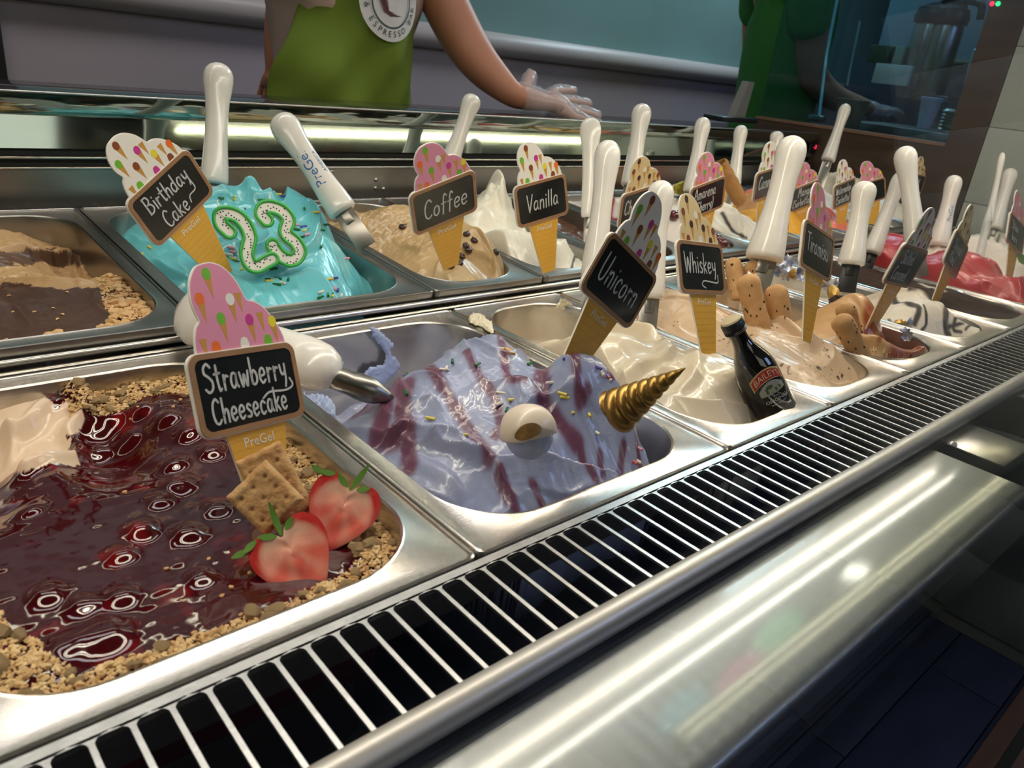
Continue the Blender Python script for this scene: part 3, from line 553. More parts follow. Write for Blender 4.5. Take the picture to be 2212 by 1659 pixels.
def sign(pos, up, nr, style, lines, label, scale=1.0, tail=None, tip=0.92, brand=True, sk=0.84):
    W_, H_ = BWD * scale, BHT * scale; up = np.array(up, float); nr = np.array(nr, float); ex = np.cross(up, nr)
    fr = frame(pos, ex, up)
    e = bpy.data.objects.new('flavour_sign', None); e.empty_display_size = 0.01; COL.objects.link(e); e.matrix_world = fr; tag(e, label, 'sign', 'chalkboard flavour signs shaped like ice cream cones')
    T = lambda x, y: ((x - 0.5) * W_, H_ / 2 + y * W_ * sk)
    sw = [tuple(p) for p in catmull(SW, 3)]; sw = [T(*p) for p in sw][::-1]
    cone = [(-0.29 * W_, -H_ / 2 + 0.01 * W_), (-0.125 * W_, -H_ / 2 - tip * W_), (0.125 * W_, -H_ / 2 - tip * W_), (0.29 * W_, -H_ / 2 + 0.01 * W_)]
    bd = rrect(W_, H_, 0.10 * W_, 6)
    k = 0.0007 * scale; m = MB(); m.prism(offset_poly(sw, -k), -0.0016, 0.0); m.prism(cone, -0.0016, 0.0); m.prism(rrect(W_ + k * 2, H_ + k * 2, 0.10 * W_, 6), -0.0016, 0.0009); m.build('backing', WPLATE, e, False)
    MB().prism(sw, 0.0, 0.0002).build('swirl_print', {'pink': PINK, 'white': PWHITE, 'cream': CREAM}[style], e, False)
    m = MB(); pal = {'pink': [0, 1, 2, 3, 4], 'white': [3, 5, 1, 4, 2], 'cream': [0, 6, 5, 6, 5]}[style]
    for (x, y, c) in MOT:
        cx, cy = T(x, y); s = W_ * 0.040
        if y < 0.1: m.prism([(cx - s, H_ / 2 + .0001), (cx + s, H_ / 2 + .0001), (cx + s * 1.0, cy), (cx + s * .7, cy + s), (cx, cy + s * 1.25), (cx - s * .7, cy + s), (cx - s, cy)], 0.0002, 0.0003, pal[c])
        else:
            if c >= 0: m.prism([(cx + s * cos(a), cy + s * 1.2 * sin(a)) for a in np.linspace(0, 2 * pi, 13)[:-1]], 0.0002, 0.0003, pal[c])
            m.prism([(cx - s * .72 + .002 * s, cy - s * .75), (cx + s * .55, cy - s * 4.6), (cx + s * .95, cy - s * .65)], 0.00015, 0.00029, 7)
    m.build('cone_pattern', [PWHITE, P_GRN, P_ORG, P_MAG, P_YEL, P_BRN, P_DRK, P_CONE], e, False)
    MB().prism(offset_poly(cone[::-1], 0.0007 * scale)[::-1] if False else cone, 0.0, 0.0002).build('cone_print', WAFER, e, False)
    m = MB()
    for i in range(1, 12):
        y = -H_ / 2 - i * 0.075 * W_; hw = (0.27 - 0.135 * i / 11 * 1.0) * W_; n = 12
        m.prism([(-hw + 2 * hw * j / n, y + (0.012 * W_ if j % 2 else 0)) for j in range(n + 1)] + [(hw - 2 * hw * j / n, y - 0.006 * W_ + (0.012 * W_ if (n - j) % 2 else 0)) for j in range(n + 1)], 0.0002, 0.00026)
    m.build('waffle_lines', WAFERL, e, False)
    if brand:
        m = MB(); text_mb('PreGel', 0.105 * W_, m, lambda x, y: (x, -H_ / 2 - 0.10 * W_ + y, 0.0004)); m.build('printed_brand', PWHITE, e, False)
    m = MB(); o_ = rrect(W_, H_, 0.09 * W_, 6); i_ = rrect(W_ * 0.915, H_ - W_ * 0.085, 0.065 * W_, 6); n = len(o_)
    m.add([(*p, .0009) for p in o_] + [(*p, .0018) for p in o_] + [(*p, .0018) for p in i_] + [(*p, .0009) for p in i_], [(a + j, a + (j + 1) % n, a + n + (j + 1) % n, a + n + j) for a in (0, n, 2 * n) for j in range(n)])
    m.build('board_frame', WOODF, e, False)
    MB().prism(rrect(W_ * 0.93, H_ - W_ * 0.07, 0.07 * W_, 6), 0.0009, 0.0013).build('chalkboard', BOARDK, e, False)
    if lines:
        m = MB()
        for (t, x, y, h, sx, sl) in lines: write(m, t, x * W_, y * W_, h * W_, 0.0195 * W_ * (0.80 + h), 0.00145, sx, sl)
        if tail: ribbon(m, catmull([(a * W_, b_ * W_) for a, b_ in tail], 6), 0.017 * W_, 0.00147)
        m.build('chalk_lettering', CHALK, e, False)
    return e
sign((0.164, 0.159, 0.055), (0.01, 0.41, 0.91), (0.31, -0.87, 0.39), 'pink', [('Strawberry', -0.40, 0.02, 0.215, 0.83, 0.0), ('Cheesecake', -0.38, -0.22, 0.19, 0.85, 0.0)], 'pink topped flavour sign reading Strawberry Cheesecake at the front left', sk=0.98, tail=[(0.40, 0.02), (0.42, -0.04), (0.34, -0.07), (0.18, -0.06), (0.10, -0.10)])
sign((0.222, 0.446, 0.111), (-0.53, -0.14, 0.84), (0.33, -0.94, 0.05), 'white', [('Birthday', -0.34, 0.025, 0.20, 1.02, 0.0), ('Cake', -0.24, -0.235, 0.20, 1.05, 0.0)], 'white topped flavour sign reading Birthday Cake, tilted above the turquoise gelato', tail=[(0.31, 0.02), (0.31, -0.10), (0.20, -0.12), (0.17, -0.19)])
sign((0.471, 0.381, 0.112), (-0.35, -0.20, 0.91), (-0.03, -0.97, -0.23), 'pink', [('Coffee', -0.33, -0.13, 0.27, 1.0, 0.10)], 'pink topped flavour sign reading Coffee', tip=.74)
sign((0.634, 0.405, 0.104), (-0.20, 0.12, 0.97), (-0.09, -0.99, 0.10), 'white', [('Vanilla', -0.31, -0.11, 0.25, 0.98, 0.10)], 'white topped flavour sign reading Vanilla', tip=.82)
sign((0.435, 0.108, 0.108), (0.54, 0.0, 0.84), (0.0, -1, 0), 'white', [('Unicorn', -0.37, -0.12, 0.27, 0.96, 0.0)], 'white topped flavour sign reading Unicorn, leaning right behind the lavender gelato')
sign((0.599, 0.146, 0.094), (0.12, 0.42, 0.90), (0.07, -0.91, 0.41), 'cream', [('Whiskey', -0.38, -0.06, 0.24, 0.96, 0.0)], 'cream topped flavour sign reading Whiskey', tail=[(0.33, -0.08), (0.32, -0.17), (0.12, -0.16), (0.0, -0.16), (-0.03, -0.21), (0.04, -0.24)])
sign((0.761, 0.117, 0.105), (0.32, 0.31, 0.90), (0.08, -0.95, 0.30), 'pink', [('Tiramisu', -0.37, -0.06, 0.24, 0.92, 0.0)], 'purplish pink topped flavour sign reading Tiramisu')
sign((0.926, 0.086, 0.083), (0.18, -0.14, 0.97), (-0.05, -0.99, -0.14), 'white', [('Salted', -0.28, 0.03, 0.20, 0.85, 0.0), ('Caramel', -0.34, -0.22, 0.20, 0.85, 0.0)], 'white topped flavour sign reading Salted Caramel')
sign((1.185, 0.118, 0.069), (0.42, 0.06, 0.91), (0.01, -1, 0.06), 'cream', [('Straccia', -0.30, 0.03, 0.18, 0.85, 0.0), ('(Choc)', -0.28, -0.2, 0.18, 0.85, 0.0)], 'narrow looking flavour sign turned away beside the silver foil sweets')
sign((1.435, 0.118, 0.083), (0.40, 0.28, 0.87), (-0.02, -0.95, 0.32), 'pink', [('Straw', -0.30, 0.03, 0.18, 0.85, 0.0), ('berry', -0.24, -0.2, 0.18, 0.85, 0.0)], 'purple topped flavour sign cut off at the right edge')
sign((0.811, 0.397, 0.094), (-0.21, -0.14, 0.97), (-0.01, -0.99, -0.15), 'cream', [('Chocolate', -0.40, -0.08, 0.25, 0.78, 0.05)], 'cream topped flavour sign starting with Cho, half hidden behind a white handle')
sign((0.968, 0.401, 0.099), (-0.24, -0.04, 0.97), (-0.04, -1, -0.05), 'pink', [('Amarena', -0.38, 0.03, 0.22, 0.80, 0.06), ('(Cherry)', -0.33, -0.22, 0.20, 0.82, 0.06)], 'pink topped flavour sign reading Amarena Cherry')
sign((1.166, 0.422, 0.113), (-0.20, -0.03, 0.98), (-0.01, -1, -0.03), 'white', [('Cannoli', -0.36, -0.07, 0.27, 0.80, 0.06)], 'white topped flavour sign reading Cannoli behind the leaning white handle')
sign((1.410, 0.480, 0.074), (-0.28, -0.01, 0.96), (-0.15, -0.99, -0.05), 'pink', [('Mango', -0.24, 0.03, 0.23, 0.82, 0.05), ('(Sorbetto)', -0.40, -0.22, 0.20, 0.80, 0.05)], 'pink topped flavour sign reading Mango Sorbetto', scale=0.985)
sign((1.539, 0.464, 0.079), (-0.21, 0.11, 0.97), (-0.05, -0.99, 0.11), 'white', [('Watermelon', -0.40, 0.03, 0.20, 0.76, 0.05), ('(Sorbetto)', -0.38, -0.22, 0.20, 0.80, 0.05)], 'white topped flavour sign reading Watermelon Sorbetto')
sign((1.664, 0.463, 0.080), (-0.20, 0.25, 0.95), (-0.35, -0.90, 0.2), 'pink', None, 'pink topped flavour sign with an empty chalkboard', scale=0.95)
sign((1.905, 0.470, 0.092), (0.10, 0.05, 0.98), (-0.1, -1, -0.05), 'cream', [('Turmeric', -0.36, 0.03, 0.20, 0.80, 0.05), ('(Sorbetto)', -0.38, -0.22, 0.18, 0.80, 0.05)], 'dim cream topped flavour sign farthest back by the wooden panel', scale=0.85)

# ------------------------------------------------------------------ white spatula handles
PROF = [(0.0, 0.0), (0.0, 0.80), (0.012, 0.90), (0.04, 0.93), (0.14, 0.90), (0.28, 0.82), (0.42, 0.755), (0.56, 0.745), (0.68, 0.80), (0.78, 0.92), (0.85, 1.0), (0.90, 0.99), (0.94, 0.89), (0.97, 0.70), (0.99, 0.42), (1.0, 0.0)]
def lathe(prof, n=24):
    m = MB(); k = len(prof); V = [(r * cos(2 * pi * j / n), r * sin(2 * pi * j / n), z) for z, r in prof for j in range(n)]
    m.add(V, [(i * n + j, i * n + (j + 1) % n, (i + 1) * n + (j + 1) % n, (i + 1) * n + j) for i in range(k - 1) for j in range(n)]); return m
def spatula(top, bot, d, wtop, wbot, label, blade=0.06, dB=None, sq=1.0, brand=None, dark=False, prof=None):
    a = at(*top, d=d); b_ = at(*bot, d=dB or d); ax = a - b_; Ln = np.linalg.norm(ax); ax /= Ln
    rt = wtop / 2 * d / FL; rb = wbot / 2 * (dB or d) / FL / 0.93
    vw = CP - b_; ex = np.cross(ax, vw); ex /= np.linalg.norm(ex); ey = np.cross(ax, ex); fr = frame(b_, ex, ey)
    e = bpy.data.objects.new('spatula', None); e.empty_display_size = 0.02; COL.objects.link(e); e.matrix_world = fr; tag(e, label, 'spatula', 'white handled gelato spatulas')
    Pn = [(z * Ln, r * (rb * (1 - min(1, z * 1.2)) + rt * min(1, z * 1.2))) for z, r in (prof or PROF)]
    m = lathe(Pn); m.v = [(x, y * sq, z) for x, y, z in m.v]; m.build('handle', WHITEP, e, True, 60)
    bw = rb * 0.62; m = MB(); m.box(-bw, bw, -0.0011, 0.0011, -blade, 0.002, bev=0.0006); m.box(-bw * .45, bw * .45, -0.003, 0.003, -0.016, 0.002, bev=0.001); m.build('blade', BLACKP if dark else STEELD, e)
    if brand:
        m = MB(); zc, sz, txt, w90 = brand
        rr = lambda z: np.interp(z, [p[0] for p in Pn[1:]], [p[1] for p in Pn[1:]])
        def fn(x, y, off=0):
            z = zc * Ln + x; r = rr(z) + 0.0002; an = -pi / 2 - (y + off) / r + w90; return (r * cos(an), r * sin(an) , z)
        text_mb(txt, sz, m, fn); text_mb('AMERICA', sz * 0.42, m, lambda x, y: fn(x + sz * .3, y, -sz * 0.85)); m.build('printed_brand', BLUEP, e, False)
    return e
spatula((473, 137), (463, 398), .90, 62, 57, 'white handled spatula standing upright behind the Birthday Cake sign', blade=0.07)
spatula((600, 250), (742, 458), .90, 64, 64, 'white handled spatula leaning left with blue printed lettering', blade=0.05, brand=(0.42, 0.017, 'PreGel', -0.15))
spatula((1024, 205), (972, 350), 1.2, 41, 40, 'white handled spatula leaning right behind the Coffee sign', blade=0.09)
spatula((1276, 254), (1272, 470), 1.12, 46, 34, 'flat white spoon shaped spatula handle left of the chocolate sign', sq=0.45, blade=0.05)
spatula((1316, 303), (1282, 600), .87, 57, 58, 'tall white spatula handle rising behind the Unicorn sign', blade=0.05)
spatula((1430, 390), (1404, 645), .85, 58, 62, 'white spatula handle standing between the Unicorn and Whiskey signs', blade=0.07)
spatula((1389, 225), (1362, 402), 1.25, 42, 44, 'white spatula handle upright behind the chocolate sign', blade=0.07)
spatula((1521, 254), (1492, 415), 1.38, 34, 36, 'white spatula handle upright left of the cherry gelato sign', blade=0.07)
spatula((1602, 271), (1584, 400), 1.5, 29, 32, 'white spatula handle behind the cannoli gelato', blade=0.08)
spatula((1680, 284), (1664, 372), 1.62, 28, 28, 'white spatula handle half hidden behind the leaning tall handle', blade=0.08, sq=0.7)
spatula((1717, 295), (1650, 562), .95, 64, 82, 'large white spatula handle leaning right over the tiramisu gelato', blade=0.075)
spatula((1829, 225), (1788, 347), 1.78, 25, 30, 'thin white spatula handle leaning right at the far back, steel blade showing', blade=0.10)
spatula((1870, 392), (1838, 572), 1.08, 51, 56, 'white spatula handle with a black base beside the Tiramisu sign', blade=0.04, dark=True)
spatula((1953, 316), (1980, 530), 1.2, 47, 46, 'white spatula handle upright over the red sorbet', blade=0.05)
spatula((1950, 372), (1882, 548), 1.26, 34, 40, 'white spatula handle tinted pink, leaning left out of red sorbet scraps', blade=0.03, dark=True)
spatula((2064, 379), (2026, 532), 1.4, 34, 44, 'white spatula handle with dark print above the red sorbet swirl', blade=0.05, brand=(0.45, 0.012, 'PreGel', 0.6))
spatula((2166, 329), (2136, 480), 1.5, 14, 18, 'thinnest white spatula handle against the tiled wall', blade=0.05)
spatula((2185, 364), (2148, 495), 1.6, 30, 32, 'rightmost white spatula handle against the tiled wall', blade=0.05)
# clear plastic spoon blade in the red sorbet
a = at(2140, 440, d=1.32); b_ = at(2098, 640, d=1.32); e = empty('plastic_spoon', b_, 'clear pointed plastic spoon standing in the red strawberry sorbet', 'spoon')
m = MB(); v = a - b_; m.tube([v * t for t in (0, .2, .45, .6, .75, .9, 1)], [.005, .006, .0075, .0065, .0072, .005, .0008], 12); m.v = [(p[0], p[1], p[2]) for p in m.v]; m.build('spoon_blade', CLEARP, e)
# big paddle spatula lying behind the Strawberry sign
a = at(400, 668, d=.64); b_ = at(692, 795, d=.56); ax = a - b_; Ln = np.linalg.norm(ax); vw = CP - b_; ex = np.cross(ax, vw)
e = bpy.data.objects.new('spatula', None); COL.objects.link(e); e.matrix_world = frame(b_, ex, np.cross(ax, ex)); tag(e, 'thick white paddle spatula lying behind the Strawberry Cheesecake sign', 'spatula')
Pn = [(-0.014, 0.0), (-0.0125, .008), (-0.008, .0145), (0.0, 0.0185), (0.012, 0.0195), (0.04, 0.0175), (0.07, 0.0135), (0.085, 0.0165), (0.10, 0.0235), (0.118, 0.0265), (0.131, 0.0225), (0.138, 0.013), (0.140, 0.0)]
m = lathe([(z * Ln / 0.135, r) for z, r in Pn], 28)
m.v = [(x * 1.0, (y * 0.85 if z < 0.09 * Ln / .135 else y * 0.45 + (0.004 if y > 0 else 0)), z) for x, y, z in m.v]; m.build('handle', WHITEP, e, True, 60)
m = MB(); R_ = e.matrix_world.inverted(); p0 = np.array(R_ @ Vector(at(722, 815, d=.56))); p1 = np.array(R_ @ Vector(at(850, 862, d=.57)))
m.tube(catmull([p0 * 0.4, p0, (p0 + p1) / 2, p1], 5), [.008] * 5 + [.009] * 4 + [.010] * 3 + [.009, .007, .005, .003], 18); m.build('steel_blade', STEELD, e, True, 180)

# ------------------------------------------------------------------ gelato
GM = lambda n, attr='tint', **k: gmat(n, (0.8, 0.8, 0.8), attr=attr, **k)
def poly_in(U, V, poly):
    ins = np.zeros(U.shape, bool); n = len(poly)
    for i in range(n):
        (x1, y1), (x2, y2) = poly[i], poly[(i + 1) % n]; c = ((y1 > V) != (y2 > V)) & (U < (x2 - x1) * (V - y1) / (y2 - y1 + 1e-9) + x1); ins ^= c
    return ins
def blob_mesh(name, mats, r=1.0, seed=0, n=1, amp=0.35, squash=(1, 1, 0.8)):
    rg = random.Random(seed); bm = bmesh.new(); bmesh.ops.create_icosphere(bm, subdivisions=n, radius=r); m = MB(); V = []
    for v in bm.verts: k = 1 + rg.uniform(-amp, amp); V.append((v.co.x * k * squash[0], v.co.y * k * squash[1], v.co.z * k * squash[2]))
    bm.verts.index_update(); m.add(V, [[v.index for v in f.verts] for f in bm.faces]); bm.free(); return m
# --- strawberry cheesecake
P = FP[0]
g = Gel(P, [(x, y, -0.016, 0) for x in (0.0, 0.07, 0.14, 0.20) for y in (0.03, 0.11, 0.19, 0.27, 0.34)] + [(0.045, 0.30, -0.046, 0), (0.09, 0.27, -0.040, 0), (0.02, 0.26, -0.04, 0), (0.0, 0.33, -0.05, 0)], base=-0.018, edge=-0.012, noise=0.0006, nscale=45); g.fluff = 0
hol = [(-160, 1120), (0, 1045), (55, 1022), (170, 1000), (150, 940), (180, 905), (160, 868), (125, 880), (98, 838), (150, 815), (172, 802), (60, 795), (-200, 830)]
g.sx = g.sx
for (u, v, r, a) in [(305, 1150, .0085, .005), (405, 1155, .009, .005), (262, 1200, .008, .004), (105, 1290, .008, .004), (180, 1308, .007, .003), (262, 1296, .008, .004), (225, 1382, .011, .005), (365, 775, .008, .004), (300, 892, .009, .005), (352, 912, .009, .005), (245, 905, .009, .004), (402, 938, .008, .004), (272, 962, .010, .005), (372, 1008, .009, .005), (455, 978, .008, .004), (382, 1050, .010, .005), (60, 1110, .009, .004), (345, 1085, .008, .003), (432, 1250, .007, .003), (600, 1350, .007, .003), (792, 1206, .010, .006), (700, 1302, .010, .005), (80, 1455, .009, .004), (210, 930, .010, .005), (205, 985, .009, .005), (330, 1000, .01, .004), (300, 840, .008, .004), (470, 1100, .008, .003), (140, 1400, .008, .003)]: g.bump(u, v, r, a, flat=3)
rimp = catmull(g.path([(55, 1022), (170, 1000), (152, 945), (182, 905), (165, 870)]), 5)
g.folds.append(lambda X, Y, h: h + 0.010 * np.exp(-(polyd(X, Y, rimp)[0] / 0.006) ** 2))
g.ridge([(0, 960), (60, 930), (110, 870)], 0.006, 0.012); g.ridge([(20, 1010), (30, 960), (0, 930)], 0.004, 0.008); g.ridge([(120, 830), (180, 855), (190, 890)], 0.006, 0.008)
g.extra = lambda X, Y, h: h + 0.0009 * np.maximum(vnoise(X * 120, Y * 120), 0)
def cf(X, Y, Z):
    p = pix(np.stack([X, Y, Z], -1)); n1 = fbm(X * 70, Y * 70, 3); U = p[..., 0] + n1 * 26; V = p[..., 1] + fbm(X * 70 + 9, Y * 70, 3) * 26
    k = poly_in(U, V, hol) * 1.0; c = np.empty(X.shape + (4,)); red = np.array([0.050, 0.0016, 0.0028, 0.0]); red2 = np.array([0.20, 0.006, 0.006, 0.0]); cr = np.array([0.74, 0.56, 0.40, 1.0]); pk = np.array([0.62, 0.16, 0.12, .6])
    t = np.clip(fbm(X * 55, Y * 55, 4) * 2.2 - 0.5, 0, 1)[..., None]; R_ = red * (1 - t) + red2 * t; q = np.clip(fbm(X * 38 + 5, Y * 38, 3) * 2.6 - 0.45, 0, 1)[..., None]; Cc = cr * (1 - q) + pk * q
    return R_ * (1 - k[..., None]) + Cc * k[..., None]
g.build('cheesecake_gelato', 'strawberry cheesecake gelato under dark red glossy syrup with a scooped hollow', mat('syrup_and_cream', (0.5, 0.5, 0.5), 0.45, coat=0.5, sss=0.08, bump=0.05, bscale=90, attr='tint'), cf); CHEESE = g
def scatter(gel, name, mats, cond, N, rr, seed, big=None, bigr=None, nbig=0, sub=1, sink=0.2, squash=(1, .8, .6)):
    """joined small crumbs (stuff) and single large chunks (parts)"""
    rg = random.Random(seed); P = gel.P; m = MB(); tm = [blob_mesh('c', None, 1, seed + k, sub, 0.38, squash) for k in range(6)]; cnt = 0; tries = 0; pts = []
    xs = np.array([rg.uniform(P['cx'] - P['ow'] / 2, P['cx'] + P['ow'] / 2) for _ in range(N * 12)]); ys = np.array([rg.uniform(P['cy'] - P['od'] / 2, P['cy'] + P['od'] / 2) for _ in range(N * 12)])
    e = gel.inset(xs, ys); ok = cond(xs, ys, e) & (e > 0.0015); xs = xs[ok][:N]; ys = ys[ok][:N]; hs = gel.H(xs, ys)
    for x, y, h in zip(xs, ys, hs):
        r = rg.uniform(*rr) * rg.uniform(0.6, 1); t = rg.choice(tm); A = Matrix.Rotation(rg.uniform(0, 6.3), 3, 'Z') @ Matrix.Rotation(rg.uniform(-.7, .7), 3, 'X'); z = h + r * (rg.uniform(0.0, 0.9) - sink)
        m.add([(x + (A @ (Vector(v) * r)).x - gel.org[0], y + (A @ (Vector(v) * r)).y - gel.org[1], z + (A @ (Vector(v) * r)).z - gel.org[2]) for v in t.v], t.f)
    o = m.build(name, mats, gel.obj, True, 30); o['kind'] = 'stuff'
    mes = {}
    for k in range(nbig):
        i = rg.randrange(len(xs)); r = rg.uniform(*bigr); key = k % 5; p = Vector((xs[i] - gel.org[0], ys[i] - gel.org[1], hs[i] - gel.org[2] + r * 0.45)); A = Matrix.Translation(p) @ Matrix.Rotation(rg.uniform(0, 6.3), 4, 'Z') @ Matrix.Rotation(rg.uniform(-.6, .6), 4, 'X') @ Matrix.Diagonal((r, r, r, 1))
        if key not in mes: q = blob_mesh('c', None, 1, seed + 50 + key, 2, 0.26, (1, 0.75, 0.5)).build(big, mats, gel.obj, True, 40); mes[key] = q.data; q.matrix_local = A
        else: inst(big, mes[key], gel.obj, A)
def cond(x, y, e):
    w = 0.020 + 0.012 * fbm(x * 40, y * 40, 2); front = (y < 0.12) & (e < w); left = (x < 0.035) & (y < 0.13) & (e < 0.034 + 0.02 * fbm(x * 30, y * 30, 2)); corner = (np.hypot(x - 0.02, y - 0.02) < 0.035)
    right = (x > 0.15) & (e < w + 0.004); back = (x > 0.10) & (y > 0.29) & (e < 0.034 + 0.012 * fbm(x * 40, y * 40, 2)); return front | right | back | left | corner
scatter(g, 'biscuit_crumbs', CRUMB, cond, 7000, (0.0009, 0.0026), 3, 'biscuit_chunk', (0.0028, 0.0058), 110)
sp = [(x, y) for x, y in [(500, 1270), (540, 1240), (450, 1210), (480, 1290), (520, 1330), (395, 1300), (610, 1330), (640, 1300), (420, 1370), (360, 1230), (270, 1065), (285, 905), (300, 880), (390, 865), (375, 880), (200, 870), (240, 868)]]
m = blob_mesh('c', None, 0.0014, 5, 1, 0.3); stuck(g, 'stray_crumb', m, sp, BISC, r=0.001)

# strawberries (halved), crackers
def berry(c, R, ang, d, label, lean):
    o3 = at(*c, d=d); vw = CP - o3; vw /= np.linalg.norm(vw); up = np.array([0, 0, 1.0]); ex = np.cross(up, vw); ex /= np.linalg.norm(ex); ey = np.cross(vw, ex)
    ex2 = ex * cos(ang) + ey * sin(ang); ey2 = -ex * sin(ang) + ey * cos(ang); fr = frame(o3, ex2, ey2) @ Matrix.Rotation(lean, 4, 'X')
    e = bpy.data.objects.new('strawberry_half', None); COL.objects.link(e); e.matrix_world = fr; tag(e, label, 'strawberry', 'halved strawberries on the cheesecake gelato')
    out = [(0, 0.62), (0.16, 0.80), (0.42, 0.93), (0.72, 0.86), (0.93, 0.55), (0.93, 0.16), (0.74, -0.28), (0.42, -0.74), (0.12, -1.02), (-0.14, -1.02), (-0.44, -0.72), (-0.76, -0.26), (-0.94, 0.18), (-0.92, 0.58), (-0.70, 0.88), (-0.40, 0.94), (-0.15, 0.80)]
    out = [tuple(p) for p in catmull(out, 4, True)]; n = len(out); rings = 12; m = MB(); V = [(0, -0.02 * R, 0.0)]; col = [0]
    for k in range(1, rings + 1):
        t = k / rings
        for x, y in out: V.append((x * R * t, y * R * t, 0.0005 * math.sin(t * 9))); 
    F = [(0, 1 + j, 1 + (j + 1) % n) for j in range(n)] + [(1 + (k - 1) * n + j, 1 + k * n + j, 1 + k * n + (j + 1) % n, 1 + (k - 1) * n + (j + 1) % n) for k in range(1, rings) for j in range(n)]
    m.add(V, F); o = m.build('cut_face', mat('strawberry_cut_face', (.7, .3, .2), 0.38, coat=0.2, sss=0.3, bump=0.15, bscale=900, attr='tint'), e, True, 180)
    ca = o.data.color_attributes.new('tint', 'FLOAT_COLOR', 'POINT'); arr = []
    for x, y, z in V:
        t = max(min(math.hypot(x / .93, (y) / 1.0) / R, 1), 0); yy = y / R
        w = np.array([0.80, 0.52, 0.36]); p = np.array([0.72, 0.13, 0.085]); r_ = np.array([0.52, 0.018, 0.012]); kk = np.clip((yy + 0.1) * 1.3, 0, 1); fl = np.clip(abs(math.sin(math.atan2(x, -y + .35 * R) * 4.0)) * 1.5 - 0.9, 0, 1) * 0.5
        c_ = w * (kk * .9 + fl * (1 - kk)) + p * (1 - (kk * .9 + fl * (1 - kk))); e_ = np.clip((t - 0.80) / 0.16, 0, 1) ** 1.3; c_ = c_ * (1 - e_) + r_ * e_; arr += [*c_, 1.0]
    ca.data.foreach_set('color', arr)
    m = MB(); V = []; rings = 7
    for k in range(rings + 1):
        a = k / rings * pi / 2
        for x, y in out: V.append((x * R * cos(a) * 1.004, (y * cos(a) + 0.0) * R * 1.004, -sin(a) * R * 0.55))
    m.add(V, [(k * n + j, k * n + (j + 1) % n, (k + 1) * n + (j + 1) % n, (k + 1) * n + j) for k in range(rings) for j in range(n)]); m.build('red_skin', mat('strawberry_skin', (0.50, 0.02, 0.012), 0.25, coat=0.5, bump=0.5, bscale=350, sss=0.2), e, True, 180)
    for k, (lx, ly, la, ll) in enumerate([(0, 0.66, 1.35, 0.85), (-0.1, 0.7, 2.6, .45), (0.15, 0.72, .5, .35), (-0.80, 0.80, 3.0, 0.42), (-0.55, 0.9, 3.4, 0.4)]):
        pts = []; w = R * 0.085; m = MB()
        for i in range(7):
            t = i / 6; x = lx * R + cos(la) * ll * R * t; y = ly * R + sin(la) * ll * R * t; ww = w * sin(pi * min(t * .85 + .1, 1)); nx_, ny_ = -sin(la) * ww, cos(la) * ww
            pts += [(x + nx_, y + ny_, 0.0006 + 0.2 * R * t * t * (1 if k == 0 else .4)), (x - nx_, y - ny_, 0.0006 + 0.2 * R * t * t * (1 if k == 0 else .4))]
        pts2 = [(x, y, z - 0.0006) for x, y, z in pts]; N_ = 14
        m.add(pts + pts2, [(2 * i, 2 * i + 1, 2 * i + 3, 2 * i + 2) for i in range(6)] + [(N_ + 2 * i + 2, N_ + 2 * i + 3, N_ + 2 * i + 1, N_ + 2 * i) for i in range(6)] + [(2 * i, 2 * i + 2, N_ + 2 * i + 2, N_ + 2 * i) for i in range(6)] + [(2 * i + 3, 2 * i + 1, N_ + 2 * i + 1, N_ + 2 * i + 3) for i in range(6)]); m.build('leaf', LEAF, e, True, 60)
    return e
berry((640, 1205), 92 * .40 / FL, 0.56, .415, 'front halved strawberry, lower left of the pair, on the red syrup', -0.12)
berry((735, 1108), 84 * .43 / FL, -0.40, .445, 'rear halved strawberry leaning on the front one by the pan edge', -0.12)
def cracker(corners, d, label, tilt=0.0):
    c = np.mean(corners, 0); o3 = at(*c, d=d); P4 = [at(*q, d=d) for q in corners]; ex = P4[1] - P4[0]; ey = P4[0] - P4[3]; w = np.linalg.norm(ex); h = np.linalg.norm(ey); fr = frame(o3, ex, ey) @ Matrix.Rotation(tilt, 4, 'X')
    n = 44; xs = np.linspace(-w / 2, w / 2, n); ys = np.linspace(-h / 2, h / 2, n); X, Y = np.meshgrid(xs, ys); e = np.minimum(w / 2 - abs(X), h / 2 - abs(Y)); Z = 0.0026 * np.sqrt(np.clip(e / 0.0025, 0, 1)) + 0.0009 * fbm(X * 260, Y * 260, 3)
    for i in (-.27, 0, .27):
        for j in (-.3, .0, .3): Z -= 0.0022 * np.exp(-((X - i * w) ** 2 + (Y - j * h) ** 2) / 0.0011 ** 2)
    sh = 0.0005 * vnoise(Y * 500, X * 0); X = X + sh; idx = np.arange(n * n).reshape(n, n); V = np.concatenate([np.stack([X, Y, Z], -1).reshape(-1, 3), np.stack([X, Y, -Z * .6 - .0012], -1).reshape(-1, 3)])
    F = np.stack([idx[:-1, :-1], idx[:-1, 1:], idx[1:, 1:], idx[1:, :-1]], -1).reshape(-1, 4); ring = np.concatenate([idx[0, :], idx[1:, -1], idx[-1, -2::-1], idx[-2:0:-1, 0]]); N0 = n * n
    f = F.tolist() + [[N0 + a for a in q[::-1]] for q in F.tolist()] + [[int(ring[(i + 1) % len(ring)]), int(ring[i]), int(N0 + ring[i]), int(N0 + ring[(i + 1) % len(ring)])] for i in range(len(ring))]
    m = MB(); m.add(V.tolist(), f); o = m.build('graham_cracker', BISC, None, True, 60); o.matrix_world = fr; tag(o, label, 'cracker', 'square crackers stuck in the cheesecake gelato'); return o
cracker([(570, 990), (655, 1075), (580, 1170), (487, 1070)], .425, 'front square graham cracker with dimples standing in the red syrup', -0.1)
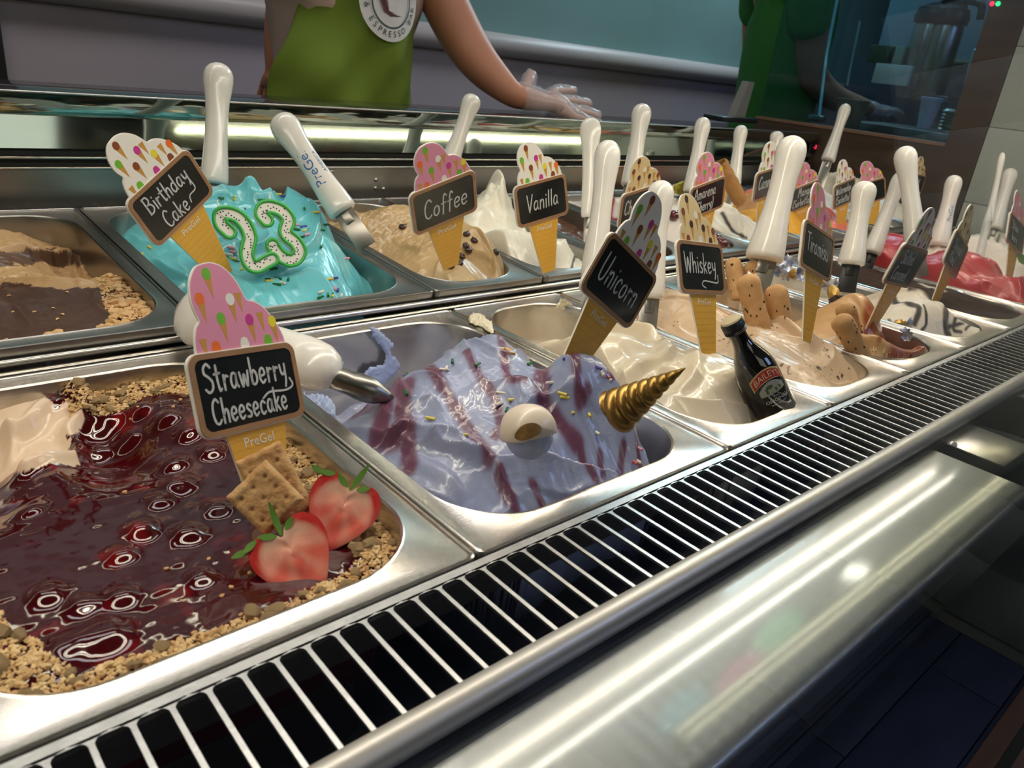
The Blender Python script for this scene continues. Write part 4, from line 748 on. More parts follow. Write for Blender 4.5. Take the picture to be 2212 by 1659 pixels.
cracker([(600, 948), (675, 1095), (590, 1150), (510, 1000)], .445, 'rear graham cracker behind the front one below the sign', -0.1)

# --- unicorn
P = FP[1]
pts = [(0.255, 0.33, -0.085, 0), (0.33, 0.335, -0.085, 0), (0.42, 0.335, -0.085, 0), (0.455, 0.28, -0.06, 0), (0.27, 0.28, -0.07, 0), (0.35, 0.29, -0.06, 0),
       (0.376, 0.175, 0.050, 0), (0.325, 0.195, 0.030, 0), (0.290, 0.195, 0.012, 0), (0.255, 0.165, -0.012, 0), (0.41, 0.21, 0.02, 0), (0.395, 0.105, 0.052, 0), (0.425, 0.085, 0.026, 0), (0.435, 0.052, -0.02, 0), (0.46, 0.07, -0.055, 0), (0.458, 0.15, -0.04, 0),
       (0.31, 0.14, 0.022, 0), (0.355, 0.12, 0.034, 0), (0.27, 0.10, -0.012, 0), (0.31, 0.08, 0.0, 0), (0.365, 0.07, 0.015, 0), (0.40, 0.045, -0.008, 0), (0.29, 0.04, -0.032, 0), (0.35, 0.03, -0.030, 0)]
g = Gel(P, pts, res=0.0009, base=-0.04, edge=-0.028, slope_e=3.0, noise=0.0008, nscale=70); g.fluff = .0055; g.ff = 46
g.ridge([(1190, 780), (1180, 850), (1210, 900), (1290, 920)], 0.010, -0.006); g.bump(1250, 800, .020, .012); g.bump(1345, 905, .016, .014); g.bump(1140, 960, .017, .010)
g.fold([(860, 940), (960, 975), (1060, 1010), (1080, 1060)], .014, .008, .0022); g.fold([(740, 930), (830, 960), (880, 930), (960, 960)], .012, .009, .002); g.fold([(830, 830), (890, 870), (940, 880), (1000, 960), (1060, 980)], .012, .006, .002, -1)
g.fold([(1060, 1010), (1130, 1000), (1210, 1010), (1300, 1050), (1380, 1040)], .012, .010, .002, -1); g.ridge([(880, 1000), (960, 1040), (1010, 1090)], .006, .007); g.fold([(840, 1020), (900, 1060), (1010, 1110)], .01, .006, .0015); g.fold([(1150, 1060), (1250, 1080), (1350, 1050)], .01, .006, .0016)
g.fold([(960, 760), (1030, 800), (1100, 830), (1180, 830)], .010, .004, .0015, -1); g.ridge([(905, 735), (935, 752), (975, 765)], .0035, .009); g.fold([(1110, 900), (1180, 870), (1290, 880)], .01, .006, .002)
su = stain([[(795, 800), (780, 850), (830, 870), (820, 940), (860, 950)], [(870, 860), (870, 900), (880, 960), (885, 1010)], [(920, 790), (960, 850), (1010, 920), (1060, 985)], [(1010, 755), (1040, 820), (1070, 860), (1080, 920), (1070, 940)], [(1065, 730), (1090, 780), (1110, 830), (1180, 820)], [(1170, 800), (1170, 860), (1200, 910), (1245, 960)], [(1235, 760), (1245, 800), (1270, 840)], [(1300, 780), (1320, 820)], [(1080, 1020), (1105, 1090), (1115, 1130)], [(1150, 1050), (1175, 1110)], [(1250, 960), (1270, 1010), (1285, 1045)], [(1295, 985), (1300, 1040)], [(1345, 970), (1340, 1030)], [(1375, 950), (1385, 1020)], [(830, 830), (870, 850), (880, 830)]],
         (0.30, 0.335, 0.50), (0.145, 0.05, 0.095), [.0075, .006, .0048, .004, .0035, .0055, .0035, .003, .004, .003, .003, .0026, .0026, .0024, .006], gel=g)
g.build('unicorn_gelato', 'lavender blue gelato mound with mauve stripes shaped like a unicorn head', GM('unicorn_gelato', rough=0.30, coat=0.5, bump=0.3, bscale=420), su); UNI = g
# small smear on the pan wall
SP = {'g': mat('sprinkle_green', (0.01, 0.14, 0.03), .35), 'w': mat('sprinkle_white', (0.8, 0.72, 0.62), .35), 'y': mat('sprinkle_yellow', (0.78, 0.62, 0.10), .35), 'p': mat('sprinkle_pink', (0.78, 0.35, 0.42), .35), 'v': mat('sprinkle_violet', (0.09, 0.06, 0.33), .35), 'o': mat('sprinkle_coral', (0.7, 0.1, 0.1), .35)}
def sprinkles(gel, lst, s=1.35):
    mes = {}
    for (u, v, c, ang) in lst:
        if c not in mes:
            m = MB(); L_ = 0.0028 * s; r = 0.00085 * s; m.tube([(-L_, 0, 0), (-L_ * .9, 0, 0), (0, 0, 0), (L_ * .9, 0, 0), (L_, 0, 0)], [r * .5, r, r, r, r * .5], 7); mes[c] = stuck(gel, 'sprinkle', m, [(u, v, ang)], SP[c], r=r, sink=0.2)
        else: stuck(gel, 'sprinkle', mes[c], [(u, v, ang)], r=0.0008 * s, sink=0.2)
sprinkles(g, [(978, 782, 'g', .9), (878, 850, 'g', 1.2), (880, 812, 'g', 1.0), (1030, 788, 'g', .3), (1145, 787, 'g', .2), (1095, 887, 'g', .7), (882, 790, 'v', 0), (1222, 775, 'v', .5), (1290, 795, 'v', 1.5), (1312, 812, 'v', .3), (1300, 780, 'p', 1), (1128, 742, 'v', .4), (1123, 735, 'p', 0), (1078, 755, 'w', 2.6), (1118, 753, 'p', 0), (975, 853, 'w', 0), (1082, 850, 'w', 2.3), (1078, 874, 'w', .1), (960, 800, 'w', 2.4), (965, 797, 'w', .8), (1107, 865, 'y', 2.9), (930, 905, 'y', 2.2), (1000, 942, 'y', 2.8), (1215, 850, 'y', 2.0), (1220, 858, 'y', 2.4), (1242, 890, 'y', 0), (1272, 895, 'y', 1), (1190, 828, 'w', 2.8), (1300, 808, 'w', 1), (1306, 815, 'p', 2.6), (1318, 820, 'w', .6), (1287, 934, 'w', 1.5), (1378, 968, 'p', 1.5), (1368, 998, 'o', 1.3), (1376, 996, 'w', 1.4), (890, 790, 'v', .1), (1150, 760, 'w', 1.2)])
m = MB().box(-.006, .006, -.0025, .0025, -.0012, .0012, bev=.0005); stuck(g, 'wafer_flake', m, [(1099, 762, 1.3)], BISC, r=.002)
p = g.hit(1200, 1010)
# eye: white half shell with a brown iris, on a gelato ball; golden horn
ec = at(1143, 928, d=.487); e = empty('unicorn_eye', ec, 'white shell eye with a brown iris on the lavender unicorn gelato', 'decoration')
vw = CP - ec; vw /= np.linalg.norm(vw); up = np.array([0, 0, 1.]); ex = np.cross(up, vw); ex /= np.linalg.norm(ex); ey = np.cross(vw, ex); Rm = np.stack([ex, ey, vw], 1)
R0 = 0.0168; m = MB(); n = 40; V = []
for i in range(21):
    th = pi * i / 20
    for j in range(n):
        q = np.array([sin(th) * cos(2 * pi * j / n), sin(th) * sin(2 * pi * j / n), cos(th)]) * R0 * (1 + 0.05 * sin(3 * th + j * .3)); V.append(Rm @ q)
m.add(V, [(i * n + j, (i + 1) * n + j, (i + 1) * n + (j + 1) % n, i * n + (j + 1) % n) for i in range(20) for j in range(n)])
m.v = [tuple(np.array(p) + Rm @ np.array([0, -0.002, -0.006])) for p in m.v]; m.build('gelato_ball', gmat('unicorn_ball', (0.40, 0.44, 0.62), coat=.4), e, True, 180)
m = MB(); out = [(-0.0185, -0.001), (-0.0165, 0.008), (-0.009, 0.0145), (0.0, 0.0165), (0.009, 0.0145), (0.0155, 0.008), (0.0175, 0.002), (0.0172, 0.0), (0.010, -0.0035), (0.002, -0.0065), (-0.006, -0.0095), (-0.0165, -0.0095)]
out = [np.array(p) for p in catmull(out, 4, True)]; c0 = np.array([-0.002, 0.005]); V = []; nn = len(out); K = 9
for k in range(K):
    t = (k + 1) / K
    for q in out:
        x, y = c0 + (q - c0) * t; z = sqrt(max(0.0215 ** 2 - x * x - y * y, 1e-6)) - 0.0085 + 0.004 * (1 - t * t) * 0.4; V.append(Rm @ np.array([x, y, z]))
V.append(Rm @ np.array([c0[0], c0[1], sqrt(0.0215 ** 2 - c0 @ c0) - 0.0067])); F = [(len(V) - 1, j, (j + 1) % nn) for j in range(nn)] + [(k * nn + j, (k + 1) * nn + j, (k + 1) * nn + (j + 1) % nn, k * nn + (j + 1) % nn) for k in range(K - 1) for j in range(nn)]
V2 = [v - Rm @ np.array([0, 0, .002]) for v in V[(K - 1) * nn:K * nn]]; k0_ = len(V); V += V2; F += [((K - 1) * nn + j, k0_ + j, k0_ + (j + 1) % nn, (K - 1) * nn + (j + 1) % nn) for j in range(nn)]
m.add(V, F); m.build('white_shell', mat('eye_white_shell', (0.80, 0.68, 0.56), 0.35, sss=.2, coat=.3), e, True, 60)
m = MB(); ir = [(-0.0085, -0.006), (-0.007, -0.001), (-0.003, 0.003), (0.003, 0.0045), (0.0075, 0.0025), (0.007, -0.0015), (0.002, -0.005), (-0.004, -0.0075)]; ir = [tuple(p) for p in catmull(ir, 4, True)]
V = [Rm @ np.array([x, y, sqrt(0.0215 ** 2 - x * x - y * y) - 0.0085 + 0.0028]) for x, y in ir] + [Rm @ np.array([0, -.001, sqrt(.0215 ** 2 - .003 ** 2 - .0035 ** 2) - .0085 + .0038])]; nn = len(ir)
m.add(V, [(nn, j, (j + 1) % nn) for j in range(nn)]); V3 = [np.array(v) - Rm @ np.array([0, 0, .003]) for v in V[:nn]]; m.add(V[:nn] + V3, [(j, nn + j, nn + (j + 1) % nn, (j + 1) % nn) for j in range(nn)]); m.build('brown_iris', mat('iris_brown', (0.27, 0.15, 0.05), 0.3, coat=.3, var=.4, vscale=200), e, True, 60)
hb = at(1330, 890, d=.505); ht = at(1480, 795, d=.468); ax = ht - hb; L_ = np.linalg.norm(ax); m = MB(); V = []; n = 40; K = 110
fr = frame(hb, np.cross(ax, [0, 0, 1.]), np.cross(ax, np.cross(ax, [0, 0, 1.])))
for i in range(K + 1):
    t = i / K
    for j in range(n):
        a = 2 * pi * j / n; ph = (t ** 1.18 * 8.2 + a / (2 * pi)) % 1.0; r = 0.0152 * (1 - t) ** 0.95 * (0.80 + 0.26 * sqrt(max(0, sin(pi * min(ph * 1.0, 1))))) + 0.0004; V.append((r * cos(a), r * sin(a), L_ * t))
V.append((0, 0, L_ * 1.005)); m.add(V, [(i * n + j, i * n + (j + 1) % n, (i + 1) * n + (j + 1) % n, (i + 1) * n + j) for i in range(K) for j in range(n)] + [(K * n + j, K * n + (j + 1) % n, (K + 1) * n) for j in range(n)] + [tuple(range(n - 1, -1, -1))])
o = m.build('unicorn_horn', GOLD, None, True, 50); o.matrix_world = fr; tag(o, 'golden spiral horn sticking out of the lavender unicorn gelato', 'horn')

# --- generic pans
def simple(P, peaks, folds, name, label, col, res=0.0013, base=-0.03, edge=-0.006, c2=None, sw=None, noise=0.0012, ns=60, bump=.35, rough=.35, extra=None, se=2.2, ridges=(), coat=.3, colfn=None, fluff=.003):
    g = Gel(P, peaks, res=res, base=base, edge=edge, noise=noise, nscale=ns, slope_e=se); g.fluff = fluff
    for f in folds: g.fold(*f)
    for r in ridges: g.ridge(*r)
    g.extra = extra
    cfn = colfn or (stain([s_[0] for s_ in sw], col, c2, [s_[1] for s_ in sw], gel=g) if sw else None)
    m = gmat(name, col, rough=rough, coat=coat, bump=bump, attr='tint' if cfn else None, var=0.06 if not cfn else 0)
    g.build(name, label, m, cfn); return g
# whiskey
W_ = simple(FP[2], [(1560, 925, -.012), (1700, 905, -.03), (1640, 900, -.02), (1400, 860, .0), (1450, 690, .014), (1350, 715, .030), (1250, 745, .022), (1160, 745, -.004), (1590, 800, .012), (1500, 760, .018), (1440, 790, .012), (1560, 860, .004), (1390, 800, .008), (.50, .335, -.06, 0), (.56, .335, -.065, 0), (.62, .33, -.06, 0), (.61, .27, -.02, 0), (.60, .035, -.05, 0)],
    [([(1390, 862), (1480, 872), (1560, 882), (1640, 905)], .012, .007, .0025, -1), ([(1545, 745), (1570, 790), (1590, 830)], .010, .005, .0025, -1)],
    'whiskey_gelato', 'smooth cream coloured whiskey gelato folded in soft waves', (0.74, 0.63, 0.46), res=.001, noise=.0004, bump=.12, fluff=.0015, base=-.025, rough=.28, coat=.5, ridges=[([(1300, 700), (1380, 690), (1430, 720), (1440, 765), (1380, 800), (1340, 830), (1330, 880)], .009, .010), ([(1340, 690), (1440, 680), (1500, 720)], .007, .006), ([(1160, 735), (1230, 715), (1300, 700)], .008, .008), ([(1460, 850), (1500, 800), (1530, 750)], .007, .006), ([(1400, 850), (1420, 810), (1480, 790)], .006, .004)])
# tiramisu
def specks(col, dk, thr=0.42, sc=330, mask=None):
    def f(X, Y, Z):
        k = (fbm(X * sc, Y * sc * .8, 2) + .35 * fbm(X * 40, Y * 40, 2) > thr) * 1.0
        if mask is not None: k = k * mask(X, Y)
        return np.array(col)[None, None] * (1 - k[..., None]) + np.array(dk)[None, None] * k[..., None]
    return f
T_ = simple(FP[3], [(1500, 640, .02), (1450, 640, .005), (1400, 640, .0), (1580, 690, .008), (1650, 690, .006), (1710, 700, .012), (1765, 640, .034), (1790, 700, .012), (1650, 745, .012), (1750, 780, .010), (1830, 790, -.004), (1870, 815, -.016), (1790, 835, -.018), (1700, 790, .0), (.68, .335, -.05, 0), (.77, .335, -.05, 0), (.665, .26, -.01, 0), (.78, .27, .0, 0)],
    [([(1560, 700), (1640, 730), (1720, 745), (1800, 770), (1870, 800)], .014, .011, .002, -1), ([(1760, 650), (1770, 690), (1750, 740), (1720, 750)], .010, .011, .0018), ([(1600, 740), (1660, 780), (1740, 800), (1830, 830)], .010, .005, .0015, -1), ([(1420, 650), (1520, 660), (1600, 690)], .010, .006, .002)],
    'tiramisu_gelato', 'beige tiramisu gelato dusted with dark chocolate shavings', (0.62, 0.44, 0.28), res=.001, noise=.0008, bump=.25, base=-.02, colfn=specks((0.62, 0.44, 0.28), (0.06, 0.022, 0.01), .50))
# caramel
simple(FP[4], [(1640, 540, .0), (1700, 560, .018), (1850, 635, .034), (1885, 655, .030), (1830, 680, .016), (1905, 715, .020), (1960, 750, .004), (1990, 775, -.016), (1900, 770, -.012), (1800, 650, .022), (.84, .33, -.03, 0), (.92, .33, -.05, 0), (.945, .25, -.05, 0), (.94, .05, -.05, 0)],
    [([(1830, 640), (1870, 690), (1930, 730), (1990, 770)], .012, .008, .002), ([(1860, 730), (1900, 740), (1950, 770)], .01, .007, .0018, -1), ([(1640, 520), (1700, 540), (1730, 580)], .01, .007, .002)],
    'caramel_gelato', 'tan caramel gelato with glossy orange caramel sauce', (0.60, 0.36, 0.16), c2=(0.30, 0.065, 0.012), sw=[([(1850, 632), (1880, 650), (1885, 690), (1930, 710), (1940, 750), (1985, 775)], .012), ([(1930, 700), (1900, 730), (1870, 715)], .003), ([(1800, 610), (1850, 625)], .006)], res=.0012)
# stracciatella
simple(FP[5], [(1950, 600, .022), (2000, 610, .030), (2060, 620, .025), (2110, 640, .008), (2000, 660, .018), (2060, 680, .008), (2100, 710, -.008), (1960, 650, .012), (2040, 720, -.012), (2120, 690, -.03), (1.0, .33, -.02, 0), (1.08, .33, -.03, 0), (1.12, .05, -.05, 0)],
    [([(1930, 600), (1990, 620), (2050, 625), (2120, 640)], .012, .010, .002), ([(2030, 640), (2040, 680), (2050, 720)], .01, .006, .002)],
    'white_chocolate_gelato', 'white gelato mound with thick dark chocolate drizzle', (0.74, 0.66, 0.55), c2=(0.022, 0.009, 0.0034), sw=[([(1930, 645), (1960, 655), (1985, 665), (1975, 700)], .0034), ([(1995, 660), (2000, 700), (1990, 715)], .0018), ([(2035, 630), (2045, 660), (2040, 700), (2050, 725)], .0032), ([(2060, 650), (2075, 680), (2060, 700), (2075, 720)], .0021), ([(2100, 670), (2095, 700), (2085, 715)], .0018), ([(2040, 640), (2075, 670)], .0021), ([(2050, 705), (2080, 700)], .0021)], res=.0012, coat=.08, rough=.5, fluff=.0015)
def generic(P, col, name, label, h=.02, seed=0, c2=None, nsw=0, base=-.02, rough=.35, noise=.0012, colfn=None, low=False, nf=4):
    rg = random.Random(seed); w = P['x1'] - P['x0']; pts = []
    for i in range(3):
        for j in range(5): pts.append((P['x0'] + w * (.22 + .28 * i), P['y0'] + P['d'] * (.12 + .19 * j), (h * (1.0 if i == 1 else .35) * rg.uniform(.6, 1.3) if 0 < j < 4 else -.012) if not low else base + rg.uniform(-.006, .006), 0))
    g = Gel(P, pts, res=.0017, base=base, noise=noise, nscale=50)
    for k in range(nf):
        x = P['x0'] + w * rg.uniform(.25, .75); y = P['y0'] + P['d'] * rg.uniform(.2, .8); a = rg.uniform(0, 3.1); q = [(x + cos(a + .5 * (t - 1)) * .05 * (t - 1), y + sin(a + .5 * (t - 1)) * .07 * (t - 1)) for t in (0, .7, 1.4, 2)]; g.fold(q, .012, h * .35, .002, rg.choice((1, -1)), True)
    cfn = colfn
    if nsw:
        pp = []
        for k in range(nsw):
            x = P['x0'] + w * rg.uniform(.2, .8); y = P['y0'] + P['d'] * rg.uniform(.1, .8); pp.append([(x, y), (x + rg.uniform(-.02, .02), y + .03), (x + rg.uniform(-.03, .03), y + .07)])
        pc = [catmull(q, 5) for q in pp]
        def cfn(X, Y, Z):
            k = np.zeros(X.shape)
            for pa in pc: d, sd, t = polyd(X, Y, pa); k = np.maximum(k, 1 / (1 + np.exp((d - .0035 * (1 + .5 * fbm(X * 80, Y * 80, 2))) / .0008)))
            return np.array(col)[None, None] * (1 - k[..., None]) + np.array(c2)[None, None] * k[..., None]
    m = mat(name, col, .8, spec=.12, bump=.8, bscale=160, attr='tint' if cfn else None) if col[0] < .1 else gmat(name, col, rough=rough, attr='tint' if cfn else None, bump=.3, coat=.25); g.build(name, label, m, cfn); return g
OREO = generic(FP[6], (0.050, 0.028, 0.020), 'dark_chocolate_gelato', 'dark chocolate cookie gelato with foil sweets and cream', .006, 1, c2=(.6, .55, .47), nsw=2, rough=.65)
RED = simple(FP[7], [(1.335, .30, .035, 0), (1.39, .28, .045, 0), (1.44, .27, .02, 0), (1.34, .20, .03, 0), (1.39, .17, .040, 0), (1.44, .17, .03, 0), (1.35, .10, .02, 0), (1.40, .07, .02, 0), (1.44, .06, .0, 0), (1.33, .05, -.01, 0)],
    [([(2030, 560), (2070, 575), (2110, 590)], .012, .010, .003), ([(2120, 560), (2160, 590), (2200, 600)], .014, .012, .003, -1), ([(2010, 580), (2050, 600), (2080, 620)], .01, .008, .002), ([(2150, 560), (2190, 570), (2212, 590)], .01, .009, .002)], 'red_sorbet', 'glossy red strawberry sorbet swirled high in the front row', (0.50, 0.028, 0.035), fluff=.010, res=.0014, noise=.0008, bump=.15, rough=.35, coat=.3, base=.0)
generic(FP[8], (0.78, 0.70, 0.62), 'lemon_gelato', 'pale cream lemon gelato behind the red sorbet', .045, 3); generic(FP[9], (0.76, 0.70, 0.60), 'white_gelato', 'white gelato in the far front row', .03, 4); generic(FP[10], (0.70, 0.66, 0.6), 'white_gelato', 'white gelato in the last front pan by the tiled wall', .02, 5)
# --- chocolate peanut pan
P = BP[0]; g = Gel(P, [(x, y, -0.012, 0) for x in (0.0, .08, .16, .2) for y in (.41, .47, .53)] + [(.0, .60, -.030, 0), (.08, .60, -.034, 0), (.15, .60, -.030, 0), (.05, .66, -.018, 0), (.13, .68, -.014, 0), (.19, .64, -.055, 0), (.19, .70, -.05, 0), (.1, .73, -.012, 0), (.02, .73, -.012, 0)], base=-.018, edge=-.008, noise=.0008, nscale=60)
chp = [(-300, 640), (0, 612), (90, 620), (220, 622), (350, 600), (420, 760), (-300, 800)]
g.extra = lambda X, Y, h: h + np.where(Y > .575, .0035 * np.abs(fbm(X * 60, Y * 120, 4)), 0)
g.fold([(0, 612), (90, 620), (220, 622)], .01, .012, .002, -1); g.fold([(0, 545), (80, 560), (160, 565), (200, 550)], .02, .014, .003, 1)
def cf(X, Y, Z):
    p = pix(np.stack([X, Y, Z], -1)); U = p[..., 0] + 20 * fbm(X * 60, Y * 60, 2); V = p[..., 1] + 12 * fbm(X * 80, Y * 80, 3); k = poly_in(U, V, chp) * 1.; k2 = ((V > 540) & (V < 572) & (U < 240)) * 1.; k3 = (fbm(X * 120, Y * 120, 3) > .42) * .8
    c = np.array([0.55, 0.34, 0.16])[None, None] * np.ones(X.shape + (1,)); d = np.array([0.075, 0.030, 0.016]); kk = np.clip(k + k2 * .9 + k3 * (1 - k) * .5, 0, 1)[..., None]; return c * (1 - kk) + d * kk
g.build('peanut_chocolate_gelato', 'peanut gelato under a smooth chocolate layer with a scooped back', GM('peanut_chocolate', rough=.42, coat=.15, bump=.3, bscale=300), cf)
def cond(x, y, e): w = 0.020 + 0.014 * fbm(x * 40, y * 40, 2); return ((y < .46) & (e < w)) | ((x > .15) & (y < .56) & (e < w + .012))
scatter(g, 'chopped_peanuts', NUT, cond, 2200, (0.0013, 0.0030), 13, 'peanut_piece', (0.004, 0.0062), 70)
stuck(g, 'stray_nut', blob_mesh('c', None, .002, 9, 1, .3, (1, .7, .5)), [(20, 640), (8, 655), (115, 667), (75, 675), (30, 675), (135, 680), (220, 672), (230, 668), (125, 690), (145, 632), (210, 665)], NUT, r=.001)
# --- birthday cake
pts = [(.36, .63, .056, 0), (.42, .62, .046, 0), (.44, .58, .028, 0), (.30, .62, .052, 0), (.26, .66, .01, 0), (.30, .70, -.02, 0), (.42, .70, -.02, 0), (.245, .56, .0, 0), (.25, .47, -.012, 0), (.33, .53, .040, 0), (.39, .54, .030, 0), (.42, .50, .020, 0), (.43, .455, -.05, 0), (.455, .55, -.03, 0), (.45, .41, -.07, 0), (.39, .45, .006, 0), (.35, .425, .0, 0), (.30, .43, .002, 0), (.35, .47, .022, 0), (.29, .50, .016, 0), (.27, .415, -.01, 0), (.24, .73, -.04, 0), (.35, .73, -.03, 0)]
g = Gel(BP[1], pts, res=.0011, base=-.03, noise=.0008, nscale=50, edge=-.006)
g.fold([(640, 440), (690, 480), (680, 530), (620, 570), (560, 610)], .016, .012, .003, -1); g.fold([(560, 420), (620, 440), (700, 470), (745, 540)], .02, .010, .003, -1); g.ridge([(500, 530), (470, 570), (500, 620), (560, 640)], .010, .012); g.ridge([(770, 620), (760, 650)], .006, .01); g.bump(545, 415, .010, .018); g.bump(580, 408, .007, .016); g.ridge([(540, 430), (570, 440), (600, 425)], .005, .012); g.fold([(440, 440), (480, 430), (520, 440)], .01, .01, .002)
g.fold([(330, 560), (360, 590), (430, 620)], .012, .008, .002); g.bump(640, 490, .018, -.012)
g.build('birthday_gelato', 'turquoise birthday cake gelato heaped high and covered in sprinkles', gmat('birthday_gelato', (0.15, 0.56, 0.62), rough=.3, coat=.45, bump=.2, bscale=200)); BD = g
R2 = random.Random(4); L2 = [(475, 428, 'g', 2.4), (504, 430, 'y', 1.6), (565, 432, 'g', 2.9), (615, 424, 'v', .2), (523, 452, 'g', 2.3), (527, 457, 'p', .3), (657, 451, 'g', 1.2), (681, 459, 'y', 0), (690, 458, 'p', 1), (640, 487, 'p', 0), (642, 497, 'g', 2), (660, 499, 'y', .5), (668, 498, 'g', 1), (664, 508, 'p', .4), (650, 514, 'g', 0), (656, 491, 'v', .2), (702, 486, 'g', 0), (693, 497, 'g', 2), (721, 498, 'p', 2), (727, 511, 'y', 0), (693, 534, 'g', 1), (746, 559, 'p', 0), (498, 536, 'p', 2.2), (504, 545, 'p', 2), (493, 551, 'w', 2.4), (503, 560, 'y', 2), (515, 566, 'g', 2.3), (526, 578, 'y', 0), (527, 583, 'y', .3), (557, 591, 'w', 2.2), (574, 604, 'g', 2.5), (590, 602, 'p', 0), (582, 608, 'y', 0), (600, 603, 'g', 2.2), (609, 612, 'w', 2), (623, 604, 'g', 1), (711, 604, 'y', 0), (721, 602, 'v', 0), (723, 624, 'p', 1), (729, 628, 'v', 1), (720, 634, 'g', .7), (708, 638, 'g', 1.1), (692, 643, 'g', .4), (718, 639, 'y', .9), (693, 632, 'w', .5), (736, 639, 'w', 1), (590, 581, 'g', 0), (598, 616, 'g', 2.4), (303, 553, 'y', 1.2), (308, 551, 'y', 1.2), (324, 535, 'y', 1.6), (505, 425, 'y', 1.4), (600, 421, 'y', 0)]
sprinkles(g, L2, 1.6)
# number candles
def candle(center, d, strokes, label, name, turn=0.46, roll=0.0, k=None):
    o3 = at(*center, d=d); ex = RC[0].copy(); ey = -RC[1].copy(); ez = -RC[2].copy(); c_, s_ = cos(turn), sin(turn); ex2 = ex * c_ - ez * s_; fr = frame(o3, ex2, ey)
    e = bpy.data.objects.new(name, None); COL.objects.link(e); e.matrix_world = fr; tag(e, label, 'candle'); sc = d / FL; r = 12.5 * sc
    cur = [np.array([(p[0] - center[0]) * sc / c_, -(p[1] - center[1]) * sc]) for p in strokes]; cur = catmull(cur, 7); Lf = []; Rt = []
    for i, p in enumerate(cur):
        t = cur[min(i + 1, len(cur) - 1)] - cur[max(i - 1, 0)]; t /= np.linalg.norm(t) + 1e-9; n = np.array([-t[1], t[0]]); Lf.append(p + n * r); Rt.append(p - n * r)
    t0 = cur[0] - cur[1]; t0 /= np.linalg.norm(t0); t1 = cur[-1] - cur[-2]; t1 /= np.linalg.norm(t1); a0 = math.atan2(t0[1], t0[0]); a1 = math.atan2(t1[1], t1[0])
    cap1 = [cur[-1] + r * np.array([cos(a1 + b_), sin(a1 + b_)]) for b_ in np.linspace(pi / 2, -pi / 2, 9)[1:-1]]; cap0 = [cur[0] + r * np.array([cos(a0 + b_), sin(a0 + b_)]) for b_ in np.linspace(pi / 2, -pi / 2, 9)[1:-1]]
    m = MB(); n = len(cur)
    for z0, z1 in ((-0.016, 0.0),):   # body as a swept slab: quads between the two sides plus rounded ends
        V = [(*p, z1) for p in Lf] + [(*p, z1) for p in Rt] + [(*p, z0) for p in Lf] + [(*p, z0) for p in Rt]
        m.add(V, [(n + i, n + i + 1, i + 1, i) for i in range(n - 1)] + [(2 * n + i, 2 * n + i + 1, 3 * n + i + 1, 3 * n + i) for i in range(n - 1)] + [(i, i + 1, 2 * n + i + 1, 2 * n + i) for i in range(n - 1)] + [(n + i + 1, n + i, 3 * n + i, 3 * n + i + 1) for i in range(n - 1)])
        for C_, A, B in ((cap1, Lf[-1], Rt[-1]), (cap0, Rt[0], Lf[0])):
            m.prism(([A] + C_ + [B])[::-1], z0, z1)
    m.build('wax_body', CANDLEW, e, True, 35)
    loop = Lf + cap1 + Rt[::-1] + cap0; m = MB(); loop = [(*(p * 1.0), 0.0004) for p in loop]; loop = [loop[-1]] + loop + loop[:2]; m.tube(loop, 0.0018, 8, cap=False); m.build('green_rim', CANDLEG, e, True, 180)
    dots = [MB(), MB()]
    for i in range(2, n - 2, 2): q = cur[i] + (Lf[i] - cur[i]) * R2.uniform(-.6, .6); dots[i % 2].ell((q[0], q[1], 0.0), (.0008, .0008, .0005), 6, 4)
    dots[0].build('dots', mat('candle_dot_blue', (.02, .02, .06)), e); dots[1].build('dots', mat('candle_dot_pink', (.6, .08, .25)), e)
    w = [(k[0] - center[0]) * sc / c_, -(k[1] - center[1]) * sc]; w2 = [(k[2] - center[0]) * sc / c_, -(k[3] - center[1]) * sc]; MB().tube([(*w, -.005), (*w2, -.005)], .0008, 8).build('wick', CANDLEW, e)
    return e
S2 = lambda L_: [(440 + x / 6.144, 400 + y / 6.144) for x, y in L_]
candle((530, 540), .735, S2([(375, 640), (285, 545), (275, 430), (350, 395), (470, 430), (560, 540), (605, 680), (585, 800), (570, 920), (610, 1040), (690, 1070), (780, 1010), (860, 955)]), 'number two birthday candle, white with a green rim, in turquoise gelato', 'number_candle', k=(484, 455, 479, 437))
candle((603, 500), .755, S2([(860, 480), (800, 400), (830, 320), (920, 300), (1040, 345), (1110, 450), (1080, 570), (1090, 650), (1190, 740), (1240, 850), (1200, 950), (1120, 985), (1010, 930), (940, 830), (930, 800)]), 'number three birthday candle, white with a green rim, right of the two', 'number_candle', k=(586, 440, 587, 420))
# --- coffee
g = simple(BP[2], [(760, 470, .010), (830, 470, .022), (800, 500, .006), (880, 445, .03), (930, 470, .028), (1010, 470, .034), (1050, 500, .024), (1085, 560, .004), (1095, 590, -.012), (1000, 600, .0), (920, 590, -.004), (930, 530, .014), (980, 545, .010), (860, 550, -.004), (.50, .73, -.03, 0), (.60, .73, -.02, 0), (.62, .42, -.03, 0)],
    [([(860, 530), (910, 545), (945, 530), (990, 545), (1060, 570), (1095, 580)], .014, .010, .002), ([(1040, 485), (1075, 520), (1090, 570)], .012, .009, .0018), ([(740, 470), (770, 500), (790, 480)], .009, .012, .003), ([(1000, 540), (960, 560), (940, 590)], .012, .008, .002)],
    'coffee_gelato', 'tan coffee gelato with a crumbly heap and coffee beans', (0.56, 0.37, 0.17), res=.0012, extra=lambda X, Y, h: h + np.where((X < .57) & (Y > .46), .0045 * np.abs(fbm(X * 90, Y * 90, 4)) * np.clip((Y - .46) * 20, 0, 1) * np.clip((.575 - X) * 40, 0, 1), 0))
